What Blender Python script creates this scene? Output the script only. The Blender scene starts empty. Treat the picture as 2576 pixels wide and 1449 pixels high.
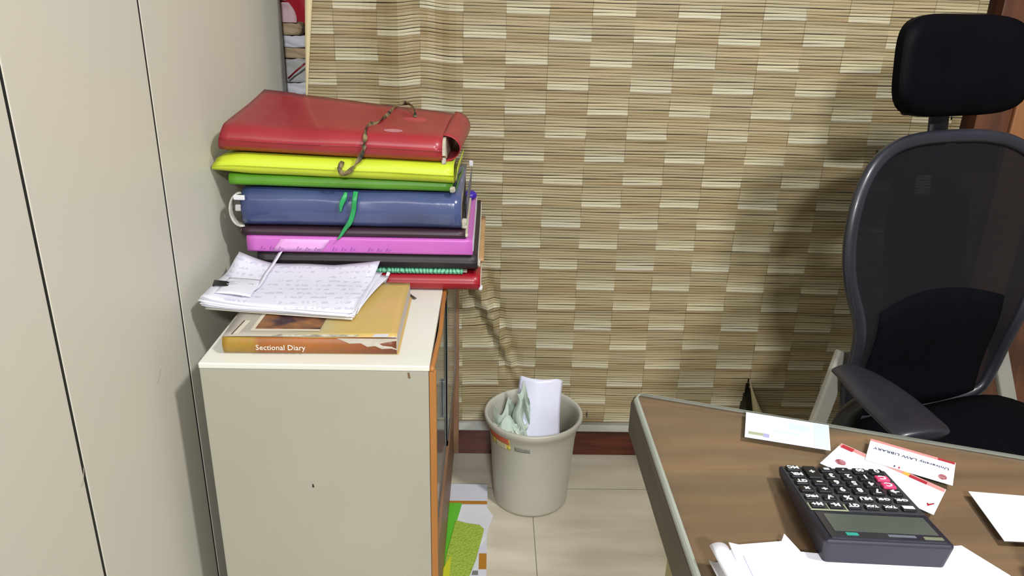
import bpy, bmesh, math, random
from mathutils import Vector, Matrix
random.seed(7)
C = bpy.context.scene.collection
SC = bpy.context.scene

# ------------------------------------------------------------------ camera
cam_d = bpy.data.cameras.new('camera'); cam = bpy.data.objects.new('camera', cam_d); C.objects.link(cam)
cam_d.sensor_width = 36.0; cam_d.lens = 1925.0 / 2576.0 * 36.0
cam_d.clip_start = 0.02
_p, _r, _y = math.radians(21.26), math.radians(1.637), math.radians(1.774)
_f = Vector((math.sin(_y)*math.cos(_p), math.cos(_y)*math.cos(_p), -math.sin(_p)))
_r0 = Vector((math.cos(_y), -math.sin(_y), 0)); _d0 = _f.cross(_r0)
_R = _r0*math.cos(_r) - _d0*math.sin(_r); _D = _d0*math.cos(_r) + _r0*math.sin(_r)
M = Matrix((_R, -_D, -_f)).transposed().to_4x4(); M.translation = Vector((0, 0, 1.2))
cam.matrix_world = M
SC.camera = cam
# ------------------------------------------------------------------ world, lights, exposure
w = bpy.data.worlds.new('world'); SC.world = w; w.use_nodes = True
w.node_tree.nodes['Background'].inputs[0].default_value = (0.93, 0.97, 1.0, 1)
w.node_tree.nodes['Background'].inputs[1].default_value = 0.26
def area(name, loc, target, sx, sy, power, col):
    l = bpy.data.lights.new(name, 'AREA'); l.shape = 'RECTANGLE'; l.size = sx; l.size_y = sy
    l.energy = power; l.color = col
    o = bpy.data.objects.new(name, l); C.objects.link(o); o.location = loc
    o.rotation_euler = (Vector(target) - Vector(loc)).to_track_quat('-Z', 'Y').to_euler()
    return o
area('ceiling_panel_light', (1.15, 0.05, 2.6), (0.75, 0.9, 0.0), 0.24, 0.24, 50, (1.0, 0.985, 0.96))
area('ceiling_tube_light', (0.22, -2.05, 2.5), (0.2, 1.6, 0.7), 0.4, 0.16, 88, (0.97, 0.98, 1.0))
SC.view_settings.view_transform = 'Standard'
SC.view_settings.look = 'None'
SC.view_settings.exposure = 0.0
SC.view_settings.gamma = 1.0
SC.view_settings.use_curve_mapping = False

# ------------------------------------------------------------------ helpers
def lin(h):
    h = h.lstrip('#'); c = [int(h[i:i+2], 16)/255 for i in (0, 2, 4)]
    return tuple((x/12.92 if x <= 0.04045 else ((x+0.055)/1.055)**2.4) for x in c) + (1,)
def tag(o, label=None, cat=None, group=None, kind=None):
    if label: o['label'] = label
    if cat: o['category'] = cat
    if group: o['group'] = group
    if kind: o['kind'] = kind
    return o
_mc = {}
def mat(name, a, b=None, rough=0.5, scale=8.0, bump=0.0, bscale=60.0, metal=0.0, coat=0.0, stretch=(1, 1, 1), spec=0.5, trans=0.0, alpha=1.0, detail=3.0, sheen=0.0):
    """principled with a soft noise mix of two tones"""
    if name in _mc: return _mc[name]
    m = bpy.data.materials.new(name); m.use_nodes = True; nt = m.node_tree; N = nt.nodes; L = nt.links
    p = N['Principled BSDF']; _mc[name] = m
    tc = N.new('ShaderNodeTexCoord'); mp = N.new('ShaderNodeMapping'); mp.inputs['Scale'].default_value = stretch
    L.new(tc.outputs['Object'], mp.inputs['Vector'])
    no = N.new('ShaderNodeTexNoise'); no.inputs['Scale'].default_value = scale; no.inputs['Detail'].default_value = detail
    L.new(mp.outputs[0], no.inputs['Vector'])
    rp = N.new('ShaderNodeValToRGB'); rp.color_ramp.elements[0].position = 0.35; rp.color_ramp.elements[1].position = 0.65
    rp.color_ramp.elements[0].color = lin(a); rp.color_ramp.elements[1].color = lin(b or a)
    L.new(no.outputs['Fac'], rp.inputs[0]); L.new(rp.outputs[0], p.inputs['Base Color'])
    p.inputs['Roughness'].default_value = rough; p.inputs['Metallic'].default_value = metal
    p.inputs['Coat Weight'].default_value = coat; p.inputs['Coat Roughness'].default_value = 0.12
    p.inputs['Specular IOR Level'].default_value = spec
    p.inputs['Transmission Weight'].default_value = trans
    p.inputs['Alpha'].default_value = alpha
    p.inputs['Sheen Weight'].default_value = sheen
    if bump:
        n2 = N.new('ShaderNodeTexNoise'); n2.inputs['Scale'].default_value = bscale; n2.inputs['Detail'].default_value = 4
        L.new(mp.outputs[0], n2.inputs['Vector'])
        bp = N.new('ShaderNodeBump'); bp.inputs['Strength'].default_value = bump; bp.inputs['Distance'].default_value = 0.004
        L.new(n2.outputs['Fac'], bp.inputs['Height']); L.new(bp.outputs[0], p.inputs['Normal'])
    return m
def mesh_obj(name, verts, faces, m, parent=None, smooth=False, mats=None, fmat=None):
    me = bpy.data.meshes.new(name); me.from_pydata([tuple(v) for v in verts], [], faces)
    for x in (mats or [m]): me.materials.append(x)
    if fmat:
        for i, p in enumerate(me.polygons): p.material_index = fmat[i]
    if smooth: me.polygons.foreach_set('use_smooth', [True]*len(me.polygons))
    me.update()
    o = bpy.data.objects.new(name, me); C.objects.link(o)
    if parent: o.parent = parent
    return o
def bm_obj(name, bm, m, parent=None, smooth=False, mats=None):
    bmesh.ops.recalc_face_normals(bm, faces=bm.faces[:])
    me = bpy.data.meshes.new(name); bm.to_mesh(me); bm.free()
    for x in (mats or [m]): me.materials.append(x)
    if smooth: me.polygons.foreach_set('use_smooth', [True]*len(me.polygons))
    o = bpy.data.objects.new(name, me); C.objects.link(o)
    if parent: o.parent = parent
    return o
def add_box(bm, x0, x1, y0, y1, z0, z1, bev=0.0, seg=2, mx=None):
    b2 = bmesh.new(); bmesh.ops.create_cube(b2, size=1)
    for v in b2.verts: v.co = Vector(((x0+x1)/2+v.co.x*(x1-x0), (y0+y1)/2+v.co.y*(y1-y0), (z0+z1)/2+v.co.z*(z1-z0)))
    if bev: bmesh.ops.bevel(b2, geom=b2.edges[:], offset=bev, segments=seg, profile=0.5, affect='EDGES')
    if mx: bmesh.ops.transform(b2, matrix=mx, verts=b2.verts[:])
    me = bpy.data.meshes.new('t'); b2.to_mesh(me); b2.free(); bm.from_mesh(me); bpy.data.meshes.remove(me)
def box(name, x0, x1, y0, y1, z0, z1, m, parent=None, bev=0.0, seg=2, mx=None):
    bm = bmesh.new(); add_box(bm, x0, x1, y0, y1, z0, z1, bev, seg, mx)
    return bm_obj(name, bm, m, parent)
def empty(name, loc=(0, 0, 0), rz=0.0):
    o = bpy.data.objects.new(name, None); C.objects.link(o); o.location = loc; o.rotation_euler = (0, 0, rz)
    o.empty_display_size = 0.05
    return o
def spline(pts, n=8, closed=False):
    P = [Vector(p) for p in pts]; out = []
    k = len(P)
    for i in range(k if closed else k-1):
        if closed: a, b, c, d = P[(i-1) % k], P[i], P[(i+1) % k], P[(i+2) % k]
        else: a, b, c, d = P[max(i-1, 0)], P[i], P[i+1], P[min(i+2, k-1)]
        for j in range(n):
            t = j/n
            out.append(0.5*((2*b)+(c-a)*t+(2*a-5*b+4*c-d)*t*t+(3*b-a-3*c+d)*t*t*t))
    if not closed: out.append(P[-1])
    return out
def sweep(bm, pts, ra, rb=None, seg=10, closed=False, up=Vector((0, 0, 1)), taper=None, twist=None):
    """sweep an ellipse (ra across, rb along up) along pts"""
    rb = rb or ra; n = len(pts); rings = []
    for i, p in enumerate(pts):
        if closed: t = pts[(i+1) % n] - pts[(i-1) % n]
        else: t = pts[min(i+1, n-1)] - pts[max(i-1, 0)]
        t.normalize(); s = t.cross(up)
        if s.length < 1e-4: s = t.cross(Vector((0, 1, 0.01)))
        s.normalize(); u = s.cross(t).normalized()
        k = taper(i/(n-1)) if taper else 1.0
        tw = twist(i/(n-1)) if twist else 0.0
        s2 = s*math.cos(tw)+u*math.sin(tw); u2 = u*math.cos(tw)-s*math.sin(tw)
        rings.append([bm.verts.new(p + s2*(ra*k*math.cos(2*math.pi*j/seg)) + u2*(rb*k*math.sin(2*math.pi*j/seg))) for j in range(seg)])
    m = n if closed else n-1
    for i in range(m):
        A, B = rings[i], rings[(i+1) % n]
        for j in range(seg): bm.faces.new((A[j], A[(j+1) % seg], B[(j+1) % seg], B[j]))
    if not closed:
        bm.faces.new(rings[0]); bm.faces.new(rings[-1][::-1])
def tube(name, pts, ra, m, parent=None, rb=None, seg=10, closed=False, up=Vector((0, 0, 1)), taper=None, twist=None):
    bm = bmesh.new(); sweep(bm, [Vector(p) for p in pts], ra, rb, seg, closed, up, taper, twist)
    return bm_obj(name, bm, m, parent, smooth=True)
def grid_obj(name, fn, nu, nv, m, parent=None, thick=0.0, off=0.0, smooth=True, flip=False, mats=None, mfn=None):
    """sheet from fn(u,v)->(x,y,z), u,v in 0..1; given real thickness by a solidify modifier"""
    V = [fn(i/nu, j/nv) for j in range(nv+1) for i in range(nu+1)]
    F = []; fm = []
    for j in range(nv):
        for i in range(nu):
            a = j*(nu+1)+i; q = (a, a+1, a+nu+2, a+nu+1)
            F.append(q[::-1] if flip else q)
            if mfn: fm.append(mfn((i+.5)/nu, (j+.5)/nv))
    o = mesh_obj(name, V, F, m, parent, smooth, mats=mats, fmat=fm or None)
    if thick:
        s = o.modifiers.new('thickness', 'SOLIDIFY'); s.thickness = thick; s.offset = off
    return o
def text_obj(name, s, size, m, parent=None, mx=Matrix(), ext=0.0002, align='CENTER', bold=0.0):
    cu = bpy.data.curves.new('t', 'FONT'); cu.body = s; cu.size = size; cu.extrude = ext; cu.align_x = align; cu.align_y = 'CENTER'
    cu.resolution_u = 2; cu.offset = bold
    t = bpy.data.objects.new('t', cu); C.objects.link(t); bpy.context.view_layer.update()
    me = bpy.data.meshes.new_from_object(t.evaluated_get(bpy.context.evaluated_depsgraph_get()))
    C.objects.unlink(t); bpy.data.objects.remove(t); bpy.data.curves.remove(cu)
    me.name = name; me.transform(mx); me.materials.clear(); me.materials.append(m)
    o = bpy.data.objects.new(name, me); C.objects.link(o)
    if parent: o.parent = parent
    return o
def hn(*k):  # small deterministic hash noise 0..1
    v = math.sin(sum((i+1)*37.719*float(x) for i, x in enumerate(k)) + 4.13)*43758.5453
    return v - math.floor(v)
def wav(x, seed=0):
    return (math.sin(x*1.0+seed*1.7)+math.sin(x*2.3+seed*3.1)*0.6+math.sin(x*4.1+seed*0.7)*0.35)/1.95
T = Matrix.Translation
def Rm(a, ax): return Matrix.Rotation(math.radians(a), 4, ax)

# ------------------------------------------------------------------ setting
def floor_mat():
    m = bpy.data.materials.new('floor_tile'); m.use_nodes = True; nt = m.node_tree; N = nt.nodes; L = nt.links; p = N['Principled BSDF']
    tc = N.new('ShaderNodeTexCoord')
    mp = N.new('ShaderNodeMapping'); mp.inputs['Location'].default_value = (-0.115, -1.655, 0); L.new(tc.outputs['Object'], mp.inputs['Vector'])
    br = N.new('ShaderNodeTexBrick'); br.offset = 0; br.squash = 1
    br.inputs['Scale'].default_value = 1; br.inputs['Brick Width'].default_value = 0.6; br.inputs['Row Height'].default_value = 0.6
    br.inputs['Mortar Size'].default_value = 0.0011; br.inputs['Mortar Smooth'].default_value = 0.3
    L.new(mp.outputs[0], br.inputs['Vector'])
    ms = N.new('ShaderNodeMapping'); ms.inputs['Scale'].default_value = (1.0, 5.0, 1); L.new(tc.outputs['Object'], ms.inputs['Vector'])
    no = N.new('ShaderNodeTexNoise'); no.inputs['Scale'].default_value = 3.5; no.inputs['Detail'].default_value = 5; L.new(ms.outputs[0], no.inputs['Vector'])
    rp = N.new('ShaderNodeValToRGB'); rp.color_ramp.elements[0].color = lin('B9B09B'); rp.color_ramp.elements[1].color = lin('D2CBB8')
    rp.color_ramp.elements[0].position = .3; rp.color_ramp.elements[1].position = .7
    L.new(no.outputs['Fac'], rp.inputs[0])
    mx = N.new('ShaderNodeMix'); mx.data_type = 'RGBA'; L.new(br.outputs['Fac'], mx.inputs[0]); L.new(rp.outputs[0], mx.inputs[6]); mx.inputs[7].default_value = lin('75705F')
    L.new(mx.outputs[2], p.inputs['Base Color']); p.inputs['Roughness'].default_value = 0.32
    return m
MT = {}
MT['floor'] = floor_mat()
MT['wall'] = mat('wall_paint', '4A443A', '57503F', .8, 6)
MT['dkwood'] = mat('dark_red_wood', '4A1F12', '6B301B', .35, 5, stretch=(1, 1, 14), coat=.2)
MT['brownwood'] = mat('brown_veneer', '4A2B1B', '643D25', .4, 4, stretch=(9, 9, .7), coat=.2)
MT['orangewood'] = mat('light_veneer', '805232', '8E5E3A', .45, 4, stretch=(9, 9, .7))
MT['marble'] = mat('sill_stone', 'C9C9C2', 'B9BAB4', .35, 12)
MT['cream'] = mat('wardrobe_laminate', 'D8D2C2', 'D2CFC2', .5, 1.6, bump=.02, bscale=20)
MT['black'] = mat('dark_gap', '151413', '1C1A18', .8)
box('floor', -3.2, 3.2, -2.6, 2.4, -0.05, 0.0, MT['floor'])['kind'] = 'structure'
box('wall_back', -0.425, 3.2, 1.86, 2.2, 0.0, 2.7, MT['wall'])['kind'] = 'structure'
box('wall_left', -3.2, -1.12, 2.24, 2.34, 0.0, 2.7, MT['wall'])['kind'] = 'structure'
bb = box('baseboard_back', -0.425, 1.09, 1.812, 1.86, 0.0, 0.079, MT['dkwood'], bev=.002); bb['kind'] = 'structure'
tr = box('trim_1', -0.425, 1.09, 1.804, 1.86, 0.079, 0.112, MT['marble'], bev=.002); tr['kind'] = 'structure'
# cream wooden lath at the left end of the blind (window frame)
MT['lath'] = mat('cream_lath', 'D2C49A', 'C9BB90', .5, 6, stretch=(4, 4, .5))

# wood panelled wall to the right of the blind
pn = box('wall_right', 1.125, 2.2, 1.78, 1.86, 0.0, 2.5, MT['brownwood'], bev=.002); pn['kind'] = 'structure'
tr = box('trim_3', 1.205, 1.30, 1.768, 1.78, 0.0, 2.5, MT['orangewood'], bev=.003); tr['kind'] = 'structure'

# ------------------------------------------------------------------ wardrobe
wd = empty('wardrobe', (-0.78, 0.5, 0))
tag(wd, 'tall cream laminate wardrobe with flush doors running along the left side', 'wardrobe')
def wbox(name, x0, x1, y0, y1, z0, z1, m, bev=.0):
    return box(name, x0+.78, x1+.78, y0-.5, y1-.5, z0, z1, m, wd, bev)
MT['edge'] = mat('grey_edging', '6B6A66', '7A7974', .5)
wbox('carcass', -1.10, -.521, -1.6, 1.915, 0.0, 2.45, MT['cream'])
wbox('end_edging', -.5205, -.5015, 1.9155, 1.920, 0.0, 2.45, MT['edge'], .0006)
ys = [-1.57, -1.23, -.89, -.55, -.21, .13, .473, .814, 1.156, 1.915]
for a, b in zip(ys[:-1], ys[1:]):
    wbox('door', -.520, -.500, a+.0028, b-.0028, .06, 2.44, MT['cream'], .0014)
wbox('gap_shade_sheet', -.5212, -.5202, -1.58, 1.91, .06, 2.44, MT['black'])  # black sheet standing in for the shade behind the door gaps
for a in ys[1:-1]:
    wbox('seam_shade_strip', -.5195, -.5008, a-.0027, a+.0027, .06, 2.44, MT['black'])  # added black filler, paints the seams as dark as shaded gaps
# smudges on the doors: dirt with a shape of its own
MT['smudge'] = mat('smudge_dirt', '8E8672', '9A927E', .7)
tube('scuff_mark', [(.2803, .301, .615), (.2803, .308, .620), (.2803, .3125, .629), (.2803, .314, .634)], .0005, MT['smudge'], wd, seg=6)
tube('scuff_mark', [(.2803, .535, .632), (.2803, .545, .640), (.2803, .551, .648)], .0004, MT['smudge'], wd, seg=6)

# ------------------------------------------------------------------ recess between wardrobe and blind
MT['shelf'] = mat('shelf_board', '7B756B', '88827A', .6)
sh = empty('recess_shelf', (-.78, 2.02, .925)); tag(sh, 'narrow shelf board in the recess between wardrobe and bamboo blind', 'shelf')
box('board', -.33, .305, -.09, .20, 0, .018, MT['shelf'], sh, .002)
wp = box('wall_recess', -1.115, -.475, 2.225, 2.238, 0.0, 2.7, MT['shelf']); wp['kind'] = 'structure'
wp = box('wall_recess', -.4475, -.4405, 1.95, 2.215, 0.0, 2.7, MT['black']); wp['kind'] = 'structure'
MT['whitepaper'] = mat('white_paper', 'D8D8DC', 'CFCFD4', .7, 14, bump=.15, bscale=30)
MT['greypaper'] = mat('grey_paper', 'AAA9A6', 'B7B6B2', .7, 14, bump=.3, bscale=24)
MT['kraft'] = mat('kraft_paper', 'B59F7C', 'AA9370', .7, 10, bump=.2, bscale=24)
MT['redbag'] = mat('red_plastic', 'A01020', 'B81C2C', .35, 10, bump=.3, bscale=18, coat=.3)
MT['dkred'] = mat('dark_red_plastic', '38060C', '4A0A12', .5)
def bundle(name, x0, x1, y, z0, z1, m, label, cat, seed, lean=0.0, depth=.05, cols=18):
    """a slightly crumpled packet standing on the shelf"""
    bm = bmesh.new(); bmesh.ops.create_cube(bm, size=1); bmesh.ops.subdivide_edges(bm, edges=bm.edges[:], cuts=7, use_grid_fill=True)
    for v in bm.verts:
        x, yy, z = v.co
        k = 1 - .18*(abs(z*2)**4)
        px = (x0+x1)/2 + x*(x1-x0)*k; py = y + yy*depth*(1-.3*abs(x*2)**3); pz = (z0+z1)/2 + z*(z1-z0)
        if z > -.49: px += .003*wav(z*9+yy*3, seed); py += .004*wav(x*7+z*8, seed+2) + lean*(z+.5); pz += .003*wav(x*8, seed+5)
        v.co = (px, py, max(pz, z0))
    return tag(bm_obj(name, bm, m, None, smooth=True), label, cat)
bundle('paper_bundle', -.55, -.452, 1.985, .9435, .972, MT['whitepaper'], 'folded white papers lying flat on the recess shelf, lowest of its pile', 'papers', 1, depth=.07)
bundle('paper_packet', -.55, -.453, 1.995, .9735, 1.028, MT['greypaper'], 'crumpled grey paper packet beneath the kraft envelope in the recess', 'packet', 2, depth=.07)
bundle('kraft_envelope', -.55, -.449, 2.0, 1.0300, 1.054, MT['kraft'], 'brown kraft envelope between the grey packet and the white folded sheets in the recess', 'envelope', 3, depth=.06)
bundle('paper_bundle', -.55, -.455, 1.995, 1.0555, 1.083, MT['whitepaper'], 'folded white sheets between two brown envelopes in the recess', 'papers', 4, depth=.06)
bundle('kraft_envelope', -.55, -.468, 1.99, 1.0845, 1.112, MT['kraft'], 'brown envelope topmost in the recess pile, under the pink slip', 'envelope', 5, depth=.06)
MT['pinkpaper'] = mat('pink_paper', 'C9A3A6', 'D6B4B6', .7, 12)
grid_obj_ = None
pk = grid_obj('paper_slip', lambda u, v: (-.545+.07*u-.018*v*v, 1.955+.012*math.sin(v*2.5), 1.1135+.045*v), 6, 8, MT['pinkpaper'], thick=.0012)
tag(pk, 'pale pink paper slip standing before the red bag in the recess', 'paper')
rb = bundle('red_bag', -.56, -.448, 2.085, .944, 1.27, MT['redbag'], 'red plastic bag standing at the back of the recess beside the wardrobe', 'bag', 6, depth=.055, lean=-.005)
box('bag_hole', -.466, -.456, 2.045, 2.062, 1.165, 1.178, MT['dkred'], None, .002).parent = rb
wt = grid_obj('paper_sheet', lambda u, v: (-.555+.055*u*(1-v)+.001, 1.958-.01*v, 1.165+.06*v), 4, 5, MT['whitepaper'], thick=.001)
wt.location = (0, 0.01, -0.002)
tag(wt, 'small white sheet tucked high against the red bag in the recess', 'paper')
pen = tube('red_pen', [(-.500, 1.935, .985), (-.478, 1.93, 1.004), (-.455, 1.925, 1.022)], .0022, mat('pen_red', '7A1216', '8A181C', .3), seg=10)
tag(pen, 'thin dark red pen leaning across the grey packet in the recess', 'pen')

# ------------------------------------------------------------------ bamboo blind
def blind_mat():
    m = bpy.data.materials.new('bamboo_slats'); m.use_nodes = True; nt = m.node_tree; N = nt.nodes; L = nt.links; p = N['Principled BSDF']
    at = N.new('ShaderNodeAttribute'); at.attribute_name = 'slat'
    tc = N.new('ShaderNodeTexCoord'); mp = N.new('ShaderNodeMapping'); mp.inputs['Scale'].default_value = (2, 2, 40); L.new(tc.outputs['Object'], mp.inputs['Vector'])
    no = N.new('ShaderNodeTexNoise'); no.inputs['Scale'].default_value = 4; no.inputs['Detail'].default_value = 3; L.new(mp.outputs[0], no.inputs['Vector'])
    mr = N.new('ShaderNodeMapRange'); mr.inputs[1].default_value = .3; mr.inputs[2].default_value = .7; mr.inputs[3].default_value = .93; mr.inputs[4].default_value = 1.06
    L.new(no.outputs['Fac'], mr.inputs[0])
    mx = N.new('ShaderNodeMix'); mx.data_type = 'RGBA'; mx.blend_type = 'MULTIPLY'; mx.inputs[0].default_value = 1
    L.new(at.outputs['Color'], mx.inputs[6]); L.new(mr.outputs[0], mx.inputs[7])
    L.new(mx.outputs[2], p.inputs['Base Color']); p.inputs['Roughness'].default_value = .55
    return m
def blind_disp(x, z):
    d = 0.0
    # vertical fold high on the left
    k = max(0, min(1, (z-.80)/.25))
    d += k*(.016*math.exp(-((x+.130+.05*(z-1.05))/.030)**2) - .018*math.exp(-((x+.205)/.035)**2) + .012*math.exp(-((x+.30)/.05)**2))
    # slanting creases low on the left
    if z < .62:
        q = max(0, min(1, (.62-z)/.12))*max(0, min(1, (z-.14)/.10))
        c1 = -.050 + (.481-z)*.50; c2 = .008 + (.481-z)*.32
        d += q*(.012*math.exp(-((x-c1)/.013)**2) + .010*math.exp(-((x-c2)/.012)**2) - .016*math.exp(-((x-(c1+c2)/2)/.014)**2))
        d += -q*.008*math.exp(-((x+.10)/.04)**2)
    d += .0035*wav(x*5+z*1.3, 2) + .0022*wav(z*9+x*2, 5)
    return 1.795 + d
def build_blind():
    SH = .0068; Z0 = .118; NR = 220; CW = .0955; SUB = 6
    xs = []; x = .122 - 6*CW; cols = []
    i = 0
    XL, XR = -.413, 1.098
    nx0 = int(math.floor((XL-.122)/(CW/SUB))); nx1 = int(math.ceil((XR-.122)/(CW/SUB)))
    gx = [.122 + k*CW/SUB for k in range(nx0, nx1+1)]
    gx = sorted([g_ for g_ in gx if not .672 < g_ < .724] + [.672+.0035*k for k in range(16)])
    # colour tables
    def L3(h): return lin(h)
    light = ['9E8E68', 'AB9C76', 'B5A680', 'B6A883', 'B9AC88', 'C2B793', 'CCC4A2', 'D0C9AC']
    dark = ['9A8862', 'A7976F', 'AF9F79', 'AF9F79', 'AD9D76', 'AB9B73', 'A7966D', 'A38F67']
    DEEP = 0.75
    V = []; F = []; COL = []
    gap = lin('2E2412'); gap_thin = lin('6A5936')
    def slit(xx, zz):   # triangular opening at the torn lower seam
        return zz < .258 and -(.258-zz)*.13 < xx-.690 < (.258-zz)*.26+.001
    for r in range(NR):
        zt0 = Z0 + r*SH
        row_top_idx = 7 - (r % 8)        # 0 = top slat of a checker row
        row = r // 8
        wide_gap = r % 8 in (2, 4) or hn(r, 9) > .88
        g = (.0011 if wide_gap else .00045) + .0003*hn(r, 3)
        bulge = .0013
        prof = [(0, .0), (g, .0), (g+.0003, -bulge), (SH*.62, -bulge*1.25), (SH-.0003, -bulge*.7), (SH, 0)]
        base = len(V); W = len(gx)
        for (pz, py) in prof:
            for xx in gx:
                zz = zt0 + pz
                sk = .0011*wav(xx*7+r*.11, 3) + .0006*wav(xx*16+r*1.7, 8)
                left_pull = 0.0
                xc = xx
                if xx <= gx[0]+1e-6: xc = XL + .015 - .030*max(0, min(1, (1.17-zz)/.25))
                elif xx >= gx[-1]-1e-6: xc = XR
                foldlift = 0
                if zz > .8: foldlift = .010*min(1, (zz-.8)/.2)*math.exp(-((xx+.165)/.035)**2)*.6
                V.append((xc, blind_disp(xx, zz) + py, zz + sk + foldlift))
        for k in range(len(prof)-1):
            for c in range(W-1):
                xm = (gx[c]+gx[c+1])/2
                if slit(xm, zt0+SH/2): continue
                a = base + k*W + c
                F.append((a, a+1, a+W+1, a+W))
                col = int(math.floor((xm-.122+.0001)/CW))
                par = (col + row) % 2
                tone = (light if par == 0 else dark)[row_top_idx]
                cc = lin(tone)
                j = .93 + .14*hn(r, col, 5)
                j *= .96 + .08*hn(r, 1)
                warm = (hn(col, row, 7)-.5)*.06
                if k == 0: cc = gap if wide_gap else gap_thin
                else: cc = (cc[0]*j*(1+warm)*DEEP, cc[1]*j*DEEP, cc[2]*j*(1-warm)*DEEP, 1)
                COL.append(cc)
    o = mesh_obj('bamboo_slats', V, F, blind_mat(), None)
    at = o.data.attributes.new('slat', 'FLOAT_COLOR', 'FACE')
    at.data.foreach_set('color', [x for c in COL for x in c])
    # weaving threads as a part
    bm = bmesh.new()
    k = nx0 - nx0 % SUB
    tx = [.122 + c*CW for c in range(-5, 11)]
    for xx in tx:
        if xx < XL+.01 or xx > XR-.005: continue
        z = Z0+.01
        while z < 1.58:
            ln = .012 + .03*hn(xx, z)
            if hn(z, xx, 4) > .55:
                zs = [z + ln*i/6 for i in range(7)]
                sweep(bm, [Vector((xx-.0004, blind_disp(xx, q)-.0024, q)) for q in zs], .00022, seg=4)
            z += ln
    root = empty('bamboo_blind', (0, 1.79, .118))
    tag(root, 'large woven bamboo slat blind in beige checker pattern hanging behind the bin and chair', 'blind')
    o.parent = root; o.location = (0, -1.79, -.118)
    th = bm_obj('thread', bm, mat('thread_brown', '5A4B2A', '4B3D20', .8), root); th.location = (0, -1.79, -.118)
    th['kind'] = 'stuff'
    eb = grid_obj('edge_binding', lambda u, v: ((XL - .013*max(-1.2, min(1.5, (1.17-(Z0+1.5*v))/.207)))*(1-u) + (XL+.016-.030*max(0, min(1, (1.17-(Z0+1.5*v))/.25)))*u, blind_disp(XL, Z0+1.5*v)-.004, Z0+1.5*v), 2, 60, MT['lath'], root, thick=.003)
    eb.location = (0, -1.79, -.118)
    # curled corner at the torn seam
    fl = grid_obj('curled_corner', lambda u, v: (.6925+.030*(1-v)+.040*(1-v)**1.4*math.sin(u*1.5), 1.789-.030*(1-v)*math.sin(u*3.0)*.9-.004*(1-v), .118+.138*v), 10, 14,
                  mat('blind_backing', 'CFC6A0', 'C3B98F', .6, 12), root, thick=.0012)
    fl.location = (0, -1.79, -.118)
    b = bmesh.new(); add_box(b, -.40, .684, 1.7965, 1.8025, .1135, .1185, .001); add_box(b, .70, 1.095, 1.7965, 1.8025, .1135, .1185, .001)
    rl = bm_obj('bottom_rail', b, mat('rail_wood', '8E7B52', '9C8960', .6), root); rl.location = (0, -1.79, -.118)
    return root
build_blind()

# ------------------------------------------------------------------ low cabinet with sliding doors
cb = empty('storage_cabinet', (-.2655, 1.41, 0))
tag(cb, 'low cream laminate cabinet with orange edging carrying the pile of files', 'cabinet')
def cbox(name, x0, x1, y0, y1, z0, z1, m, bev=.0, seg=2):
    return box(name, x0+.2655, x1+.2655, y0-1.41, y1-1.41, z0, z1, m, cb, bev, seg)
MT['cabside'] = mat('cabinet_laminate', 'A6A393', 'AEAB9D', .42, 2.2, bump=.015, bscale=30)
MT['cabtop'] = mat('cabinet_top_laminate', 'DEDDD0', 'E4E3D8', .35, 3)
MT['orange'] = mat('orange_edging', 'B0763C', 'A46C34', .5, 9, stretch=(1, 1, .4))
MT['alu'] = mat('aluminium', '777C80', '8A8F93', .35, 20, metal=.7)
MT['greyglass'] = mat('grey_glass_door', '74776F', '82847C', .18, 3, coat=.5)
MT['brownedge'] = mat('brown_edging', '7A5A42', '8B6A50', .5, 8)
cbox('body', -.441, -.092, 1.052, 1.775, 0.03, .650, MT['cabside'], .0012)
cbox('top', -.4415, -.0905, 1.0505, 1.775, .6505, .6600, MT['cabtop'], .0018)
cbox('plinth', -.43, -.12, 1.065, 1.77, 0, .0295, MT['black'])
# orange edge banding: front corner and along the top edge, slightly wavy
def wavy_strip(name, pts, w1, d1, m, parent, up):
    return tube(name, spline(pts, 6), w1, m, parent, rb=d1, seg=8, up=up)
bm = bmesh.new()
add_box(bm, -.0915, -.0805, 1.052, 1.060, .03, .6505, .0015)
o = bm_obj('corner_edging', bm, MT['orange'], cb); o.location = (.2655, -1.41, 0)
o = tube('top_edging', spline([(-.087, 1.052, .652), (-.085, 1.12, .654), (-.0835, 1.20, .653), (-.086, 1.30, .6535), (-.087, 1.45, .654), (-.087, 1.77, .654)], 6), .0042, MT['orange'], cb, rb=.005, seg=10)
o.location = (.2655, -1.41, 0)
# sliding doors on the right face
for nm, y0, y1, xo in (('sliding_door', 1.062, 1.43, -.0915), ('sliding_door', 1.41, 1.765, -.0885)):
    d = cbox(nm, xo, xo+.003, y0, y1, .285, .645, MT['greyglass'])
    fr = bmesh.new()
    for a, b, c_, e in ((y0, y0+.012, .285, .645), (y1-.012, y1, .285, .645), (y0, y1, .285, .297), (y0, y1, .633, .645)):
        add_box(fr, xo+.2655+.0005, xo+.2655+.0042, a-1.41, b-1.41, c_, e)
    bm_obj('door_frame', fr, MT['alu'], d)
cbox('bottom_rail', -.0915, -.0825, 1.062, 1.775, .268, .284, MT['brownedge'], .001)
cbox('lower_panel', -.0915, -.0895, 1.062, 1.775, .03, .2675, MT['brownedge'])
cbox('rear_edging', -.0915, -.0765, 1.766, 1.776, .03, .650, MT['brownedge'], .001)
for z in (.50, .44, .40, .36):
    pass
hd = cbox('door_handle', -.0882, -.0825, 1.30, 1.312, .42, .50, MT['alu'], .001)
MT['chip'] = mat('chipped_laminate', '6B5436', '7A6244', .8)
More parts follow.
